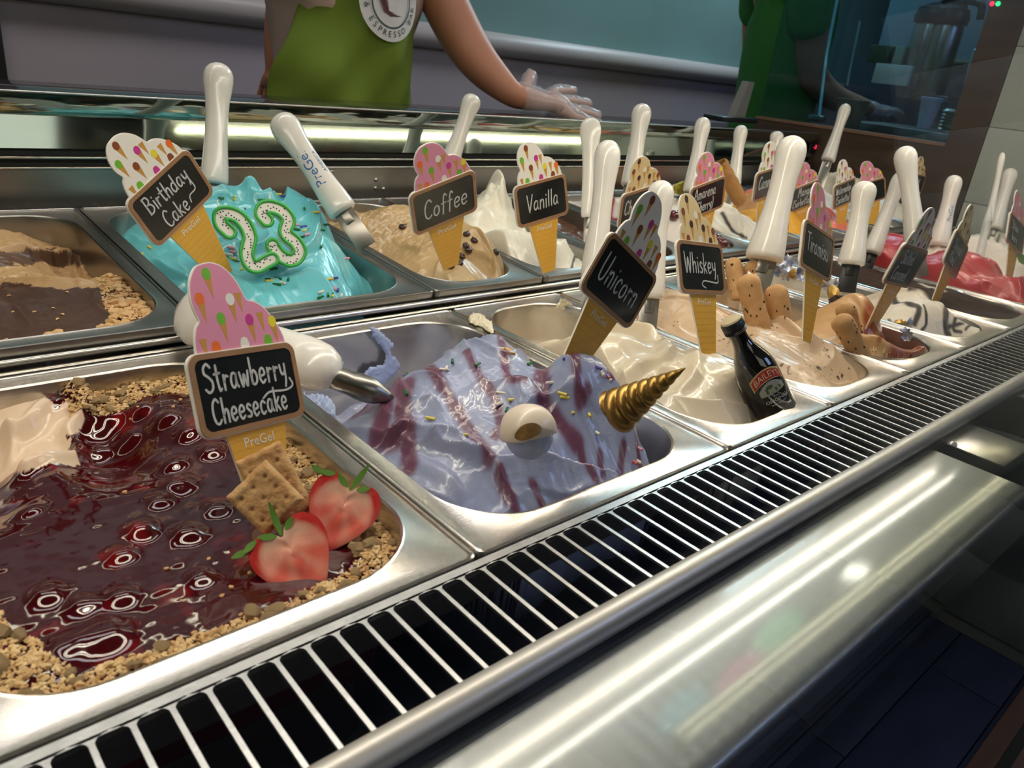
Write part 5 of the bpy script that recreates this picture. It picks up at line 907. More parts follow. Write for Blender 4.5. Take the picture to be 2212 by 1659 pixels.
m = MB().ell((0, 0, 0), (.0064, .0048, .0036), 14, 8); m.box(-.0060, .0060, -.0004, .0004, .0026, .0037)
stuck(g, 'coffee_bean', m, [(1018, 464), (1018, 485, 1.2), (1008, 508), (1024, 522, 1.3), (1006, 532), (1012, 540, .3), (995, 556, 1.4), (990, 571, .2), (972, 577, .1), (1070, 546, .8), (880, 435), (870, 492)], BEAN, r=.0024)
# --- vanilla
simple(BP[3], [(1080, 405, .050), (1062, 425, .03), (1100, 440, .03), (1040, 450, .030), (1080, 480, .032), (1140, 500, .024), (1190, 530, .014), (1230, 550, .004), (1200, 580, -.010), (1130, 550, .0), (1080, 510, .010), (.67, .73, -.02, 0), (.77, .73, -.03, 0), (.785, .42, -.02, 0)],
    [([(1040, 450), (1100, 440), (1160, 470)], .014, .008, .002), ([(1180, 510), (1220, 540), (1250, 570)], .012, .010, .002, -1), ([(1080, 480), (1130, 500), (1170, 540)], .01, .006, .002), ([(1185, 535), (1200, 550), (1190, 580)], .009, .012, .002)],
    'vanilla_gelato', 'white vanilla gelato with a curled peak', (0.84, 0.79, 0.66), c2=(.02, .02, .02), sw=[([(1235, 500), (1245, 530), (1250, 560)], .0016)], res=.0013, ridges=[([(1072, 440), (1080, 415), (1088, 400)], .008, .028), ([(1050, 425), (1065, 410)], .005, .014)])
# --- the rest of the back row
CH = generic(BP[4], (0.13, 0.055, 0.030), 'chocolate_gelato', 'brown chocolate gelato scooped low in its pan', .004, 21, low=True, base=-.022, noise=.004)
AM = generic(BP[5], (0.82, 0.74, 0.66), 'amarena_gelato', 'white amarena gelato with dark cherries and red syrup', .030, 22, c2=(.35, .01, .03), nsw=7)
m = MB().ell((0, 0, 0), (.010, .009, .0085), 16, 10); stuck(AM, 'cherry', m, [(1555, 500), (1470, 465), (1455, 470), (1538, 480), (1562, 508), (1420, 540)], CHERRY, r=.007)
CA = generic(BP[6], (0.82, 0.75, 0.63), 'cannoli_gelato', 'white cannoli gelato with black chocolate drizzle', .036, 23, c2=(.02, .012, .01), nsw=8)
MG = generic(BP[7], (0.80, 0.40, 0.03), 'mango_sorbet', 'orange yellow mango sorbet', .028, 24); WM = generic(BP[8], (0.80, 0.20, 0.14), 'watermelon_sorbet', 'coral pink watermelon sorbet', .024, 25)
generic(BP[9], (0.76, 0.70, 0.62), 'white_gelato', 'white gelato right of the watermelon sorbet', .03, 26, c2=(.03, .02, .02), nsw=3); generic(BP[10], (0.74, 0.68, 0.55), 'cream_gelato', 'cream gelato at the end of the back row', .045, 27, c2=(.35, .25, .1), nsw=2)
# ------------------------------------------------------------------ ladyfingers, bottle, sweets, cannoli
def ladyfinger(a, b_, r, label, cut=False):
    a = np.array(a); b_ = np.array(b_); L_ = np.linalg.norm(a - b_); n = 26; K = 30; m = MB(); V = []
    for i in range(K + 1):
        t = i / K; z = L_ * t; e = (L_ - z) / r; rr = r * sqrt(max(1 - (1 - min(e, 1)) ** 2, 0.0006)); e2 = z / r * 2
        if not cut: rr *= sqrt(max(1 - (1 - min(e2, 1)) ** 2, 0.0006))
        rr *= 1 + 0.05 * sin(t * 5 + L_ * 900)
        for j in range(n):
            an = 2 * pi * j / n; k = 1 + 0.03 * float(fbm(np.array([an * 3.0 + 50 * a[0]]), np.array([t * 12.0 + 90 * a[1]]), 3)[0]) * 2; V.append((rr * k * cos(an) * 1.05, rr * k * sin(an) * 0.82, z))
    m.add(V, [(i * n + j, i * n + (j + 1) % n, (i + 1) * n + (j + 1) % n, (i + 1) * n + j) for i in range(K) for j in range(n)] + [tuple(range(n - 1, -1, -1)), tuple(K * n + j for j in range(n))])
    o = m.build('ladyfinger', SPONGE, None, True, 60); ax = a - b_; vw = CP - b_; ex = np.cross(ax, vw); o.matrix_world = frame(b_, ex, np.cross(ax, ex)); tag(o, label, 'biscuit', 'ladyfinger biscuits in the tiramisu gelato')
    rg = random.Random(int(L_ * 1e5)); f = MB()
    for k in range(9): an = rg.uniform(pi, 2 * pi); z = rg.uniform(.25, .9) * L_; f.ell((r * 1.03 * cos(an), r * .83 * sin(an), z), (.0009, .0007, .0016), 6, 4)
    f.build('chocolate_speck', CHOC, o, True, 180)
ladyfinger(at(1580, 556, y=.262), at(1600, 650, y=.235), .0105, 'rearmost ladyfinger, standing just right of the Whiskey sign')
ladyfinger(at(1622, 562, y=.242), at(1655, 680, y=.21), .0105, 'ladyfinger with a ragged top, second from the left at the back')
ladyfinger(at(1612, 592, y=.19), at(1640, 710, y=.165), .0128, 'front left ladyfinger of the tall pair leaning in the tiramisu', True)
ladyfinger(at(1673, 614, y=.17), at(1692, 722, y=.150), .0120, 'front right ladyfinger of the tall pair with a flat cut base', True)
ladyfinger(at(1822, 656, y=.115), at(1850, 740, y=.10), .0105, 'ladyfinger behind the lowest one near the front rim of the tiramisu')
ladyfinger(at(1812, 682, y=.088), at(1868, 786, y=.062), .0108, 'lowest ladyfinger leaning at the front right of the tiramisu pan')
# bottle
bb_ = at(1679, 888, y=.040); bt = at(1577, 690, y=.083); ax = bt - bb_; L_ = np.linalg.norm(ax); vw = CP - bb_; ex = np.cross(ax, vw); frb = frame(bb_, ex, np.cross(ax, ex))
e = bpy.data.objects.new('liqueur_bottle', None); COL.objects.link(e); e.matrix_world = frb; tag(e, 'small dark liqueur bottle with a red label leaning in the whiskey gelato', 'bottle')
rb = 46 * np.linalg.norm(at(1640, 830, y=.055) - CP) * .93 / FL
prof = [(0, 0), (0, .80), (.012, .93), (.03, 1.0), (.40, 1.0), (.47, .985), (.53, .93), (.60, .80), (.66, .65), (.72, .50), (.78, .42), (.83, .40), (.885, .40)]
m = lathe([(z * L_, r * rb) for z, r in prof], 40); m.v = [(x, y, z) for x, y, z in m.v]; m.build('glass_body', GLASSK, e, True, 60)
m = lathe([(z * L_, r * rb) for z, r in [(.872, .40), (.872, .52), (.885, .55), (.893, .50), (.90, .55), (.908, .50), (.915, .55), (.925, .55), (.97, .54), (.985, .50)]], 36); m.build('cap_ring', BLACKP, e, True, 30)
m = lathe([(z * L_, r * rb) for z, r in [(.975, .52), (.985, .50), (1.0, .46), (1.003, .40), (1.004, 0)]], 36); m.build('cap_top', mat('cream_cap', (.62, .50, .32), .45, bump=.3, bscale=400), e, True, 40)
def bl(a, z, off=.0002):   # point on the bottle wall: a = angle from the side facing the viewer, z = fraction
    r = np.interp(z, [p[0] for p in prof[1:]], [p[1] for p in prof[1:]]) * rb + off; an = -pi / 2 + a + 0.28; return (r * cos(an), r * sin(an), z * L_)
def band(mb, f_in, f_out, a0, a1, off, mi=0, n=24):
    V = [bl(a0 + (a1 - a0) * i / n, f_in((i / n - .5) * 2), off) for i in range(n + 1)] + [bl(a0 + (a1 - a0) * i / n, f_out((i / n - .5) * 2), off) for i in range(n + 1)]
    mb.add(V, [(i, i + 1, n + 2 + i, n + 1 + i) for i in range(n)], mi)
m = MB(); arc = lambda base, k: (lambda t: base - k * t * t)
band(m, arc(.405, .075), arc(.515, .075), -.88, .88, .0002, 0); band(m, arc(.416, .070), arc(.502, .072), -.80, .80, .0003, 1)
band(m, lambda t: .27, lambda t: .395 - .075 * t * t, -.66, .66, .0002, 2)
text_mb('BAILEYS', .0072, m, lambda x, y: bl(x / rb * 1.02, .457 + y / L_ * 1.15 - .072 * (x / rb / .80) ** 2, .0004), 3)
text_mb('The', .0030, m, lambda x, y: bl(x / rb, .245 + y / L_, .0003), 4); text_mb('ORIGINAL', .0048, m, lambda x, y: bl(x / rb, .205 + y / L_, .0003), 4); text_mb('Irish Cream', .0030, m, lambda x, y: bl(x / rb, .168 + y / L_, .0003), 4); text_mb('50ml', .0026, m, lambda x, y: bl(x / rb - .55, .045 + y / L_, .0003), 0)
for i in range(9): a_ = -0.45 + i * .11; hz = .30 + .035 * sin(i * 1.3); m.add([bl(a_, .285, .0003), bl(a_ + .12, .285, .0003), bl(a_ + .12, hz, .0003), bl(a_, hz + .01, .0003)], [(0, 1, 2, 3)], 5 if i % 2 else 6)
m.add([bl(-.10 + .17 * cos(t), .345 + .018 * sin(t), .0004) for t in np.linspace(0, 6.28, 12)[:-1]], [tuple(range(11))], 5)
m.build('label', [GOLDP, REDP, mat('label_sky', (.36, .38, .36), .4), mat('label_cream_text', (.72, .62, .45), .4), mat('label_silver_text', (.55, .55, .52), .4), mat('label_green', (.06, .10, .03), .5), mat('label_field', (.40, .36, .18), .5)], e, False)
# wrapped sweets and foil sweets
def sweet(u, v, y, r, label, foil=(1, 1, 1), seed=0, name='wrapped_sweet', body=None, stretch=1.5, grp='wrapped sweets on the caramel gelato'):
    c = at(u, v, y=y); e = empty(name, c, label, 'sweet', grp); rg = random.Random(seed)
    m = blob_mesh('c', None, 1, seed, 3, .07, (r * stretch, r * .8, r * .8)); R3 = Matrix.Rotation(rg.uniform(-.5, .5), 3, 'Y') @ Matrix.Rotation(rg.uniform(-1, 1), 3, 'Z'); m.v = [tuple(R3 @ Vector(p)) for p in m.v]; m.build('wrapper', body or FOIL, e, True, 20)
    if stretch > 1.2:
        for sgn in (-1, 1):
            f = MB(); n = 14; V = [tuple(R3 @ Vector((sgn * r * stretch * .9, 0, 0)))]
            for j in range(n): a_ = 2 * pi * j / n; k = r * (.9 + .35 * (j % 2)); V.append(tuple(R3 @ Vector((sgn * r * (stretch * .95 + .75 + .25 * (j % 2)), k * cos(a_), k * sin(a_)))))
            V += [tuple(R3 @ Vector((sgn * r * stretch * .9 - sgn * .0004, 0, 0)))] + [tuple(np.array(p) * .96) for p in V[1:]]
            f.add(V, [(0, 1 + j, 1 + (j + 1) % n) for j in range(n)] + [(n + 1, n + 2 + (j + 1) % n, n + 2 + j) for j in range(n)] + [(1 + j, n + 2 + j, n + 2 + (j + 1) % n, 1 + (j + 1) % n) for j in range(n)]); f.build('twisted_end', WRAPW, e, True, 20)
    return e
WRAPW = mat('white_blue_wrapper', (.72, .72, .72), .2, .5, var=1.0, vscale=140, col2=(.08, .13, .4), bump=.8, bscale=200); WRAPG = mat('yellow_wrapper', (.62, .42, .08), .25, .4, var=1.0, vscale=160, col2=(.45, .18, .05), bump=.6, bscale=200); CAR = mat('caramel_sweet', (.40, .13, .03), .2, coat=.6)
sweet(1800, 632, .165, .0095, 'wrapped caramel sweet with a gold and white wrapper right of the Tiramisu sign', seed=1, body=WRAPG); sweet(1716, 592, .235, .0085, 'wrapped sweet with blue printed ends left of the Tiramisu sign', seed=2, body=WRAPG); sweet(1688, 574, .27, .0085, 'pale foil wrapped sweet at the back of the caramel gelato', seed=3, body=WRAPW)
sweet(1944, 698, .10, .0065, 'small dark gold wrapped sweet half buried in caramel sauce', seed=4, body=WRAPG, stretch=1.25); sweet(1957, 722, .07, .006, 'small blue and silver wrapped sweet at the right of the caramel sauce', seed=5, body=WRAPW, stretch=1.25)
sweet(2070, 640, .12, .012, 'crumpled silver foil sweet at the top of the drizzled white gelato', seed=6, name='foil_sweet', stretch=1.0, grp='silver foil sweets'); sweet(2118, 650, .11, .012, 'crumpled silver foil sweet near the dark pan', seed=7, name='foil_sweet', stretch=1.1, grp='silver foil sweets'); sweet(2010, 580, .22, .013, 'silver foil sweet smeared with white gelato behind the Salted Caramel sign', seed=8, name='foil_sweet', stretch=1.2, grp='silver foil sweets')
CRISP = mat('cannoli_shell', (.50, .24, .07), .5, bump=.8, bscale=120, var=.3, vscale=60)
a = at(1555, 352, y=.56); b_ = at(1600, 435, y=.53); m = MB(); n = 22; K = 22; ax = a - b_; V = []
for i in range(K + 1):
    for j in range(n): an = j / n * 2 * pi; r = .0135 * (1 + .07 * sin(j * 2.1 + i * 1.3)); V += [(r * cos(an), r * sin(an), np.linalg.norm(ax) * i / K)]
V += [(x * .82, y * .82, z) for x, y, z in V]; N0 = (K + 1) * n
m.add(V, [(i * n + j, i * n + (j + 1) % n, (i + 1) * n + (j + 1) % n, (i + 1) * n + j) for i in range(K) for j in range(n)] + [(N0 + (i + 1) * n + j, N0 + (i + 1) * n + (j + 1) % n, N0 + i * n + (j + 1) % n, N0 + i * n + j) for i in range(K) for j in range(n)] + [(j, N0 + j, N0 + (j + 1) % n, (j + 1) % n) for j in range(n)] + [(K * n + (j + 1) % n, N0 + K * n + (j + 1) % n, N0 + K * n + j, K * n + j) for j in range(n)])
o = m.build('cannoli_shell', CRISP, None, True, 50); o.matrix_world = frame(b_, np.cross(ax, CP - b_), np.cross(ax, np.cross(ax, CP - b_))); tag(o, 'bubbly brown cannoli shell right of the Amarena sign', 'pastry')
def wedge(P3, th, name, label, cat, m_):
    P3 = [np.array(p) for p in P3]; nn = np.cross(P3[1] - P3[0], P3[2] - P3[0]); nn /= np.linalg.norm(nn); m = MB(); k = len(P3); m.add([tuple(p) for p in P3] + [tuple(p + nn * th) for p in P3], [tuple(range(k)), tuple(range(2 * k - 1, k - 1, -1))] + [(i, k + i, k + (i + 1) % k, (i + 1) % k) for i in range(k)]); c = sum(P3) / k
    o = local(m, c).build(name, m_, None, False); o.location = c; tag(o, label, cat); return o
wedge([at(1583, 455, y=.53), at(1634, 450, y=.52), at(1634, 400, y=.54)], .002, 'wafer_triangle', 'triangular brown wafer piece left of the Cannoli sign', 'wafer', CRISP)
wedge([at(1462, 400, y=.60), at(1480, 392, y=.60), at(1478, 424, y=.60), at(1455, 416, y=.60)], .006, 'yellow_sponge_piece', 'yellow spotted sponge piece beside the white handle in the back row', 'garnish', mat('yellow_sponge', (.65, .55, .05), .7, var=.8, vscale=160, col2=(.12, .09, .02)))
c = at(1694, 496, y=.42); e = empty('walnut_biscuit', c, 'crinkled brown biscuit standing under the Mango sign', 'biscuit'); m = blob_mesh('c', None, 1, 4, 3, .10, (.011, .006, .017)); m.build('crust', mat('biscuit_crust', (.42, .17, .05), .5, bump=.9, bscale=160), e, True, 30); MB().ell((0, -.003, .006), (.004, .003, .004), 10, 6).build('raised_nut', NUT, e)
c = at(2140, 592, y=.17); e = empty('lemon_slice', c, 'pale yellow lemon wedge in the gelato at the right edge', 'fruit'); m = MB(); m.tube([(-.004, 0, 0), (.004, 0, 0)], .022, 24); m.build('flesh', mat('lemon_flesh', (.66, .56, .08), .4, bump=.3, bscale=150, coat=.4), e, True, 30)
for (u, v, y, nm) in [(1838, 462, .52, 'green mint leaf at the side of the watermelon sorbet'), (2012, 528, .27, 'small dark green leaf on top of the red sorbet swirl'), (2118, 585, .14, 'wilted dark leaf on the red sorbet by the plastic spoon'), (2206, 560, .1, 'green leaf on the red sorbet at the right edge')]:
    c = at(u, v, y=y); m = MB(); V = []; k = 9
    for i in range(k): t = i / (k - 1); w = .007 * sin(pi * t); V += [(-w, (t - .5) * .022, .003 * sin(3 * t)), (0, (t - .5) * .022, -.001), (w, (t - .5) * .022, .003 * sin(3 * t))]
    V += [(x, y_, z - .0006) for x, y_, z in V]; n0 = 3 * k; m.add(V, [(3 * i + j, 3 * i + j + 1, 3 * i + j + 4, 3 * i + j + 3) for i in range(k - 1) for j in (0, 1)] + [(n0 + 3 * i + j + 3, n0 + 3 * i + j + 4, n0 + 3 * i + j + 1, n0 + 3 * i + j) for i in range(k - 1) for j in (0, 1)])
    o = m.build('green_leaf', LEAF, None, True, 60); o.matrix_world = frame(c, RC[0], -RC[1]) @ Matrix.Rotation(random.uniform(-1, 1), 4, 'Z'); tag(o, nm, 'leaf')
# smears of gelato left on pan walls, rims
def smear(poly, y, name, label, m_, th=.0022, P=None, z=None):
    n = 34; us = [p[0] for p in poly]; vs = [p[1] for p in poly]; U, V = np.meshgrid(np.linspace(min(us), max(us), n), np.linspace(min(vs), max(vs), n)); Uw = U + 5 * fbm(U / 9, V / 9, 3); Vw = V + 5 * fbm(U / 9 + 7, V / 9, 3); ins = poly_in(Uw, Vw, poly)
    Pt = np.array([[at(u, v, y=y) if z is None else at(u, v, z=z) for u, v in zip(a_, b_)] for a_, b_ in zip(U, V)]); hgt = th * (.6 + .8 * np.abs(fbm(U / 7, V / 7, 3))); off = np.array([0, -1.0, 0]) if z is None else np.array([0, 0, 1.0]); F_ = Pt + off * np.where(ins, hgt, 0)[..., None]
    idx = np.arange(n * n).reshape(n, n); m = MB(); fs = [(idx[i, j], idx[i, j + 1], idx[i + 1, j + 1], idx[i + 1, j]) for i in range(n - 1) for j in range(n - 1) if ins[i:i + 2, j:j + 2].any()]; c = Pt.reshape(-1, 3).mean(0)
    m.add((F_.reshape(-1, 3) - c).tolist(), [f[::-1] for f in fs]); o = m.build(name, m_, None, True, 180); o.location = c; tag(o, label, 'gelato')
lav = gmat('lavender_smear', (.43, .50, .74), rough=.4, bump=.6, bscale=300); crm = gmat('cream_smear', (.82, .74, .55), rough=.5, bump=.8, bscale=300)
smear([(785, 812), (800, 795), (830, 788), (838, 765), (820, 742), (800, 712), (806, 706), (835, 730), (850, 745), (842, 755), (848, 770), (864, 785), (860, 800), (840, 815), (830, 830), (785, 830)], .338, 'gelato_smear', 'thin lavender smear on the back wall of the unicorn pan', lav)
smear([(712, 770), (730, 775), (742, 785), (738, 796), (715, 790)], .338, 'gelato_smear', 'tiny lavender crumb on the back wall by the white paddle handle', lav)
smear([(1012, 684), (1035, 680), (1050, 690), (1062, 700), (1066, 720), (1040, 705), (1015, 695)], .3, 'gelato_smear', 'small cream crumbs on the left rim of the whiskey pan', crm, z=.0, th=.004)
smear([(1200, 665), (1212, 645), (1228, 650), (1232, 665), (1212, 672)], .33, 'gelato_smear', 'cream lump stuck at the back corner of the whiskey pan', crm, th=.004)
smear([(640, 860), (700, 862), (725, 880), (722, 905), (690, 905), (655, 885)], .33, 'gelato_smear', 'pale blue scraped gelato at the left corner of the unicorn pan', lav, z=-.012, th=.006)
# red temperature display
m = MB(); c = at(1762, 318, y=.7985); text_mb('-02', .016, m, lambda x, y: (x * 1.3, 0, y)); o = m.build('digits', LEDM, None, False); o.location = c + np.array([0, -.0012, 0]); o2 = MB().box(-.03, .03, 0, .003, -.014, .014).build('temperature_display', BLACKP, None, False); o2.location = c - np.array([0, .0008, 0]); o.parent = o2; o.location = (0, -.0004, 0); tag(o2, 'small black temperature display with red digits on the rear panel', 'display')

# ------------------------------------------------------------------ staff
def skin_obj(name, J, E, root, m_, parent, lvl=2):
    me = bpy.data.meshes.new(name); ks = list(J); me.from_pydata([J[k][0] for k in ks], [(ks.index(a), ks.index(b)) for a, b in E], [])
    o = bpy.data.objects.new(name, me); COL.objects.link(o); o.modifiers.new('skin', 'SKIN').use_smooth_shade = True
    sl = me.skin_vertices[0].data
    for i, k in enumerate(ks): r = J[k][1]; sl[i].radius = r if isinstance(r, tuple) else (r, r)
    sl[ks.index(root)].use_root = True
    s_ = o.modifiers.new('sub', 'SUBSURF'); s_.levels = lvl; s_.render_levels = lvl; me.materials.append(m_)
    if parent: o.parent = parent
    bpy.context.view_layer.update(); dg = bpy.context.evaluated_depsgraph_get(); m2 = bpy.data.meshes.new_from_object(o.evaluated_get(dg)); o.modifiers.clear(); o.data = m2; m2.polygons.foreach_set('use_smooth', [True] * len(m2.polygons)); return o
def chain(E, *ks):
    for a, b in zip(ks[:-1], ks[1:]): E.append((a, b))
def face(root, hc, mh, facing):
    """nose, ears, eyes, mouth and hair on the head (above the picture edge)"""
    f = np.array(facing, float); f /= np.linalg.norm(f); s_ = np.array([-f[1], f[0], 0]); up = np.array([0, 0, 1.]); hc = np.array(hc)
    h = MB().ell(tuple(hc + up * .03 - f * .015), (.088, .095, .10), 24, 16); h.build('hair', mh, root, True, 180)
    for sg in (-1, 1): MB().ell(tuple(hc + f * .085 + s_ * .032 * sg + up * .005), (.012, .012, .009), 12, 8).build('eye', mat('eye_white', (.7, .68, .65), .2), root, True, 180)
    MB().ell(tuple(hc + f * .093 - up * .055), (.022, .008, .007), 12, 6).build('mouth', mat('lips', (.42, .14, .11), .5), root, True, 180)
def hand(J, E, wrist, dirv, side, up, s=1.0, pre='h', curl=.25):
    w = np.array(J[wrist][0]); d = np.array(dirv, float); d /= np.linalg.norm(d); sd = np.array(side, float); sd /= np.linalg.norm(sd); up = np.array(up, float)
    J[pre + 'p1'] = (tuple(w + d * .035 * s), (.026 * s, .016 * s)); J[pre + 'p2'] = (tuple(w + d * .075 * s), (.026 * s, .013 * s)); chain(E, wrist, pre + 'p1', pre + 'p2')
    for i, (o_, ln) in enumerate([(-.034, .062), (-.0115, .074), (.0115, .069), (.033, .054)]):
        a = w + d * .085 * s + sd * o_ * s; k = [pre + f'f{i}{q}' for q in range(4)]
        for q, (t, c) in enumerate([(0, 0), (.4, .02), (.75, .12), (1, .3)]): J[k[q]] = (tuple(a + d * ln * t * s + sd * o_ * .55 * t * s - up * c * curl * ln * s * 1.5), .0080 * s * (1 - .25 * t))
        chain(E, pre + 'p2', *k)
    a = w + d * .03 * s - sd * .026 * s; k = [pre + f't{q}' for q in range(3)]
    for q, t in enumerate((0, .5, 1)): J[k[q]] = (tuple(a + (d * .55 - sd * .75 + up * .25) * .055 * t * s), .0105 * s * (1 - .2 * t))
    chain(E, pre + 'p1', *k)
def person(nm, label, base, J, E, facing, hair):
    root = empty('person', base, label, 'person'); B = np.array(base); J = {k: (tuple(np.array(v[0]) - B), v[1]) for k, v in J.items()}
    skin_obj('body', J, E, 'pelvis', SKIN, root); face(root, np.array(J['head'][0]) , hair, facing); return root, J, B
HAIR = mat('dark_hair', (.02, .012, .008), .6, bump=.5, bscale=300); TROUS = mat('dark_trousers', (.02, .022, .03), .85)
# person 1: green apron, gloved left hand resting on the counter
J = {}; E = []
J['pelvis'] = ((.76, 1.14, -.05), (.145, .105)); J['waist'] = ((.765, 1.13, .10), (.125, .095)); J['chest'] = ((.775, 1.12, .28), (.145, .10)); J['top'] = ((.78, 1.12, .40), (.11, .075)); J['neck'] = ((.78, 1.11, .47), .048); J['jaw'] = ((.78, 1.09, .55), .062); J['head'] = ((.78, 1.09, .62), (.075, .09)); J['crown'] = ((.78, 1.10, .68), .05)
chain(E, 'pelvis', 'waist', 'chest', 'top', 'neck', 'jaw', 'head', 'crown')
for s_, sx in (('l', .09), ('r', -.09)):
    J[s_ + 'hip'] = ((.76 + sx, 1.14, -.12), .085); J[s_ + 'knee'] = ((.76 + sx * 1.1, 1.12, -.53), .055); J[s_ + 'ank'] = ((.76 + sx * 1.1, 1.15, -.93), .038); J[s_ + 'toe'] = ((.76 + sx * 1.3, 1.00, -.965), .033); chain(E, 'pelvis', s_ + 'hip', s_ + 'knee', s_ + 'ank', s_ + 'toe')
J['lsh'] = ((.935, 1.10, .40), .052); J['lel'] = (tuple(at(1003, 92, y=1.0)), .046); J['lfa'] = (tuple(at(1045, 150, y=.96)), .040); J['lwr'] = (tuple(at(1118, 214, y=.905)), .024); chain(E, 'top', 'lsh', 'lel', 'lfa', 'lwr')
J['rsh'] = ((.62, 1.12, .40), .052); J['rel'] = (tuple(at(620, -30, y=1.17)), .036); J['rwr'] = (tuple(at(596, 95, y=1.16)), .024); chain(E, 'top', 'rsh', 'rel', 'rwr')
wl = np.array(J['lwr'][0]); tp = np.array([wl[0] + .19, .850, .180]); hand(J, E, 'lwr', tp - wl, (0, -.86, -.5), (0, -.5, .86), 1.15, 'L', .15); hand(J, E, 'rwr', (-.12, .1, -1), (0, 1, 0), (1, 0, 0), .85, 'R', .6)
root, JL, B = person('p1', 'person in a green apron with a round logo, gloved hand resting on the counter', (.76, 1.14, -1.0), J, E, (0, -1, 0), HAIR)
J2 = {k: v for k, v in JL.items() if k in ('pelvis', 'waist', 'chest', 'top', 'lsh', 'rsh')}
ul = np.array(JL['lsh'][0]) * .62 + np.array(JL['lel'][0]) * .38; ur = np.array(JL['rsh'][0]) * .35 + np.array(JL['rel'][0]) * .65
J2 = {k: (v[0], (v[1][0] + .012, v[1][1] + .012) if isinstance(v[1], tuple) else v[1] + .014) for k, v in J2.items()}; J2['lsl'] = (tuple(ul), .06); J2['rsl'] = (tuple(ur), .050)
skin_obj('shirt', J2, [('pelvis', 'waist'), ('waist', 'chest'), ('chest', 'top'), ('top', 'lsh'), ('lsh', 'lsl'), ('top', 'rsh'), ('rsh', 'rsl')], 'pelvis', PINKS, root)
def trousers(JL, root):
    J3 = {k: (v[0], (v[1][0] + .014, v[1][1] + .014) if isinstance(v[1], tuple) else v[1] + .016) for k, v in JL.items() if k in ('pelvis', 'lhip', 'rhip', 'lknee', 'rknee', 'lank', 'rank')}
    skin_obj('trousers', J3, [('pelvis', 'lhip'), ('lhip', 'lknee'), ('lknee', 'lank'), ('pelvis', 'rhip'), ('rhip', 'rknee'), ('rknee', 'rank')], 'pelvis', TROUS, root)
    for s_ in 'lr': a = np.array(JL[s_ + 'toe'][0]); b_ = np.array(JL[s_ + 'ank'][0]); MB().tube([b_ + [0, .03, -.045], a * .5 + b_ * .5 + [0, 0, -.03], a + [0, 0, .002], a + [0, -.03, -.002]], [.04, .042, .04, .02], 14).build('shoe', BLACKP, root, True, 180)
trousers(JL, root)
# glove films
def glove(JL, pre, wrist, root, s=1.28):
    J4 = {k: (v[0], tuple(q * s + .003 for q in v[1]) if isinstance(v[1], tuple) else v[1] * s + .002) for k, v in JL.items() if k.startswith(pre) and (k[1:2] in 'pft')}; J4[wrist] = (JL[wrist][0], JL[wrist][1] * 1.15 + .004)
    E4 = [(a, b) for a, b in EL if a in J4 and b in J4]; skin_obj('clear_glove', J4, E4, wrist, GLOVE, root)
    me = bpy.data.objects[-1].data if False else [o for o in COL.objects if o.name.startswith('clear_glove')][-1].data
    c = np.array([v.co for v in me.vertices]); n = np.array([v.normal for v in me.vertices]); k = .0035 * np.abs(fbm(c[:, 0] * 70 + c[:, 2] * 40, c[:, 1] * 70 - c[:, 2] * 30, 3)) * 2; me.vertices.foreach_set('co', (c + n * k[:, None]).ravel())
EL = E; glove(JL, 'L', 'lwr', root)
# apron: curved sheet from the chest to below the counter
m = MB(); nx, nz = 50, 60; V = []; yf = 0.965
for i in range(nz + 1):
    t = i / nz; z = .45 - .85 * t; lx = np.interp(z, [.14, .20, .30, .45], [at(583, 236, y=.985)[0], at(590, 170, y=.985)[0], at(655, 5, y=.985)[0], at(655, 5, y=.985)[0] + .10]); rx = np.interp(z, [.1, .3, .45], [.885, .885, .86])
    for j in range(nx + 1):
        s_ = j / nx; x = lx + .028 + (rx - lx - .028) * s_; q = (s_ - .5) * 2; wv = .007 * sin(x * 38 + z * 25) + .004 * sin(x * 70 - z * 60 + 1) + .003 * float(vnoise(np.array([x * 40.]), np.array([z * 30.]))[0]); V.append((x - B[0], yf + .085 * q * q + wv * (1 - .4 * t) - B[1], z - B[2]))
V += [(x, y + .0025, z) for x, y, z in V]; N0 = (nx + 1) * (nz + 1); idx = lambda i, j: i * (nx + 1) + j
m.add(V, [(idx(i, j), idx(i + 1, j), idx(i + 1, j + 1), idx(i, j + 1)) for i in range(nz) for j in range(nx)] + [(N0 + idx(i, j + 1), N0 + idx(i + 1, j + 1), N0 + idx(i + 1, j), N0 + idx(i, j)) for i in range(nz) for j in range(nx)] + [(idx(i + 1, 0), idx(i, 0), N0 + idx(i, 0), N0 + idx(i + 1, 0)) for i in range(nz)] + [(idx(i, nx), idx(i + 1, nx), N0 + idx(i + 1, nx), N0 + idx(i, nx)) for i in range(nz)])
ap = m.build('apron', APRON, root, True, 180)
lc = at(842, 2, y=.965) - B; ly = lc[1] - .007
def lg(x, z, k=0): q = ((lc[0] + x + B[0]) - .75) / .155; return (lc[0] + x, yf + .085 * q * q - B[1] - .012 - k, lc[2] + z)
m = MB(); D = lambda r0, r1, mi, k: m.add([lg(r1 * cos(a), r1 * sin(a), k) for a in np.linspace(0, 2 * pi, 49)[:-1]] + [lg(r0 * cos(a), r0 * sin(a), k) for a in np.linspace(0, 2 * pi, 49)[:-1]], [(i, 48 + i, 48 + (i + 1) % 48, (i + 1) % 48) for i in range(48)], mi)
D(.0001, .063, 0, 0); D(.0400, .0425, 1, .0008)
m.add([lg(x, z, .001) for x, z in [(-.024, .03), (-.028, .004), (-.018, -.018), (-.004, -.024), (.022, -.022), (.004, -.020), (-.010, -.014), (-.016, .004), (.006, .012), (.024, .006), (.014, .032)]], [tuple(range(11))], 2); m.add([lg(x, z, .0011) for x, z in [(-.012, .002), (-.008, -.016), (.008, -.018), (.012, .002)]], [(0, 1, 2, 3)], 0)
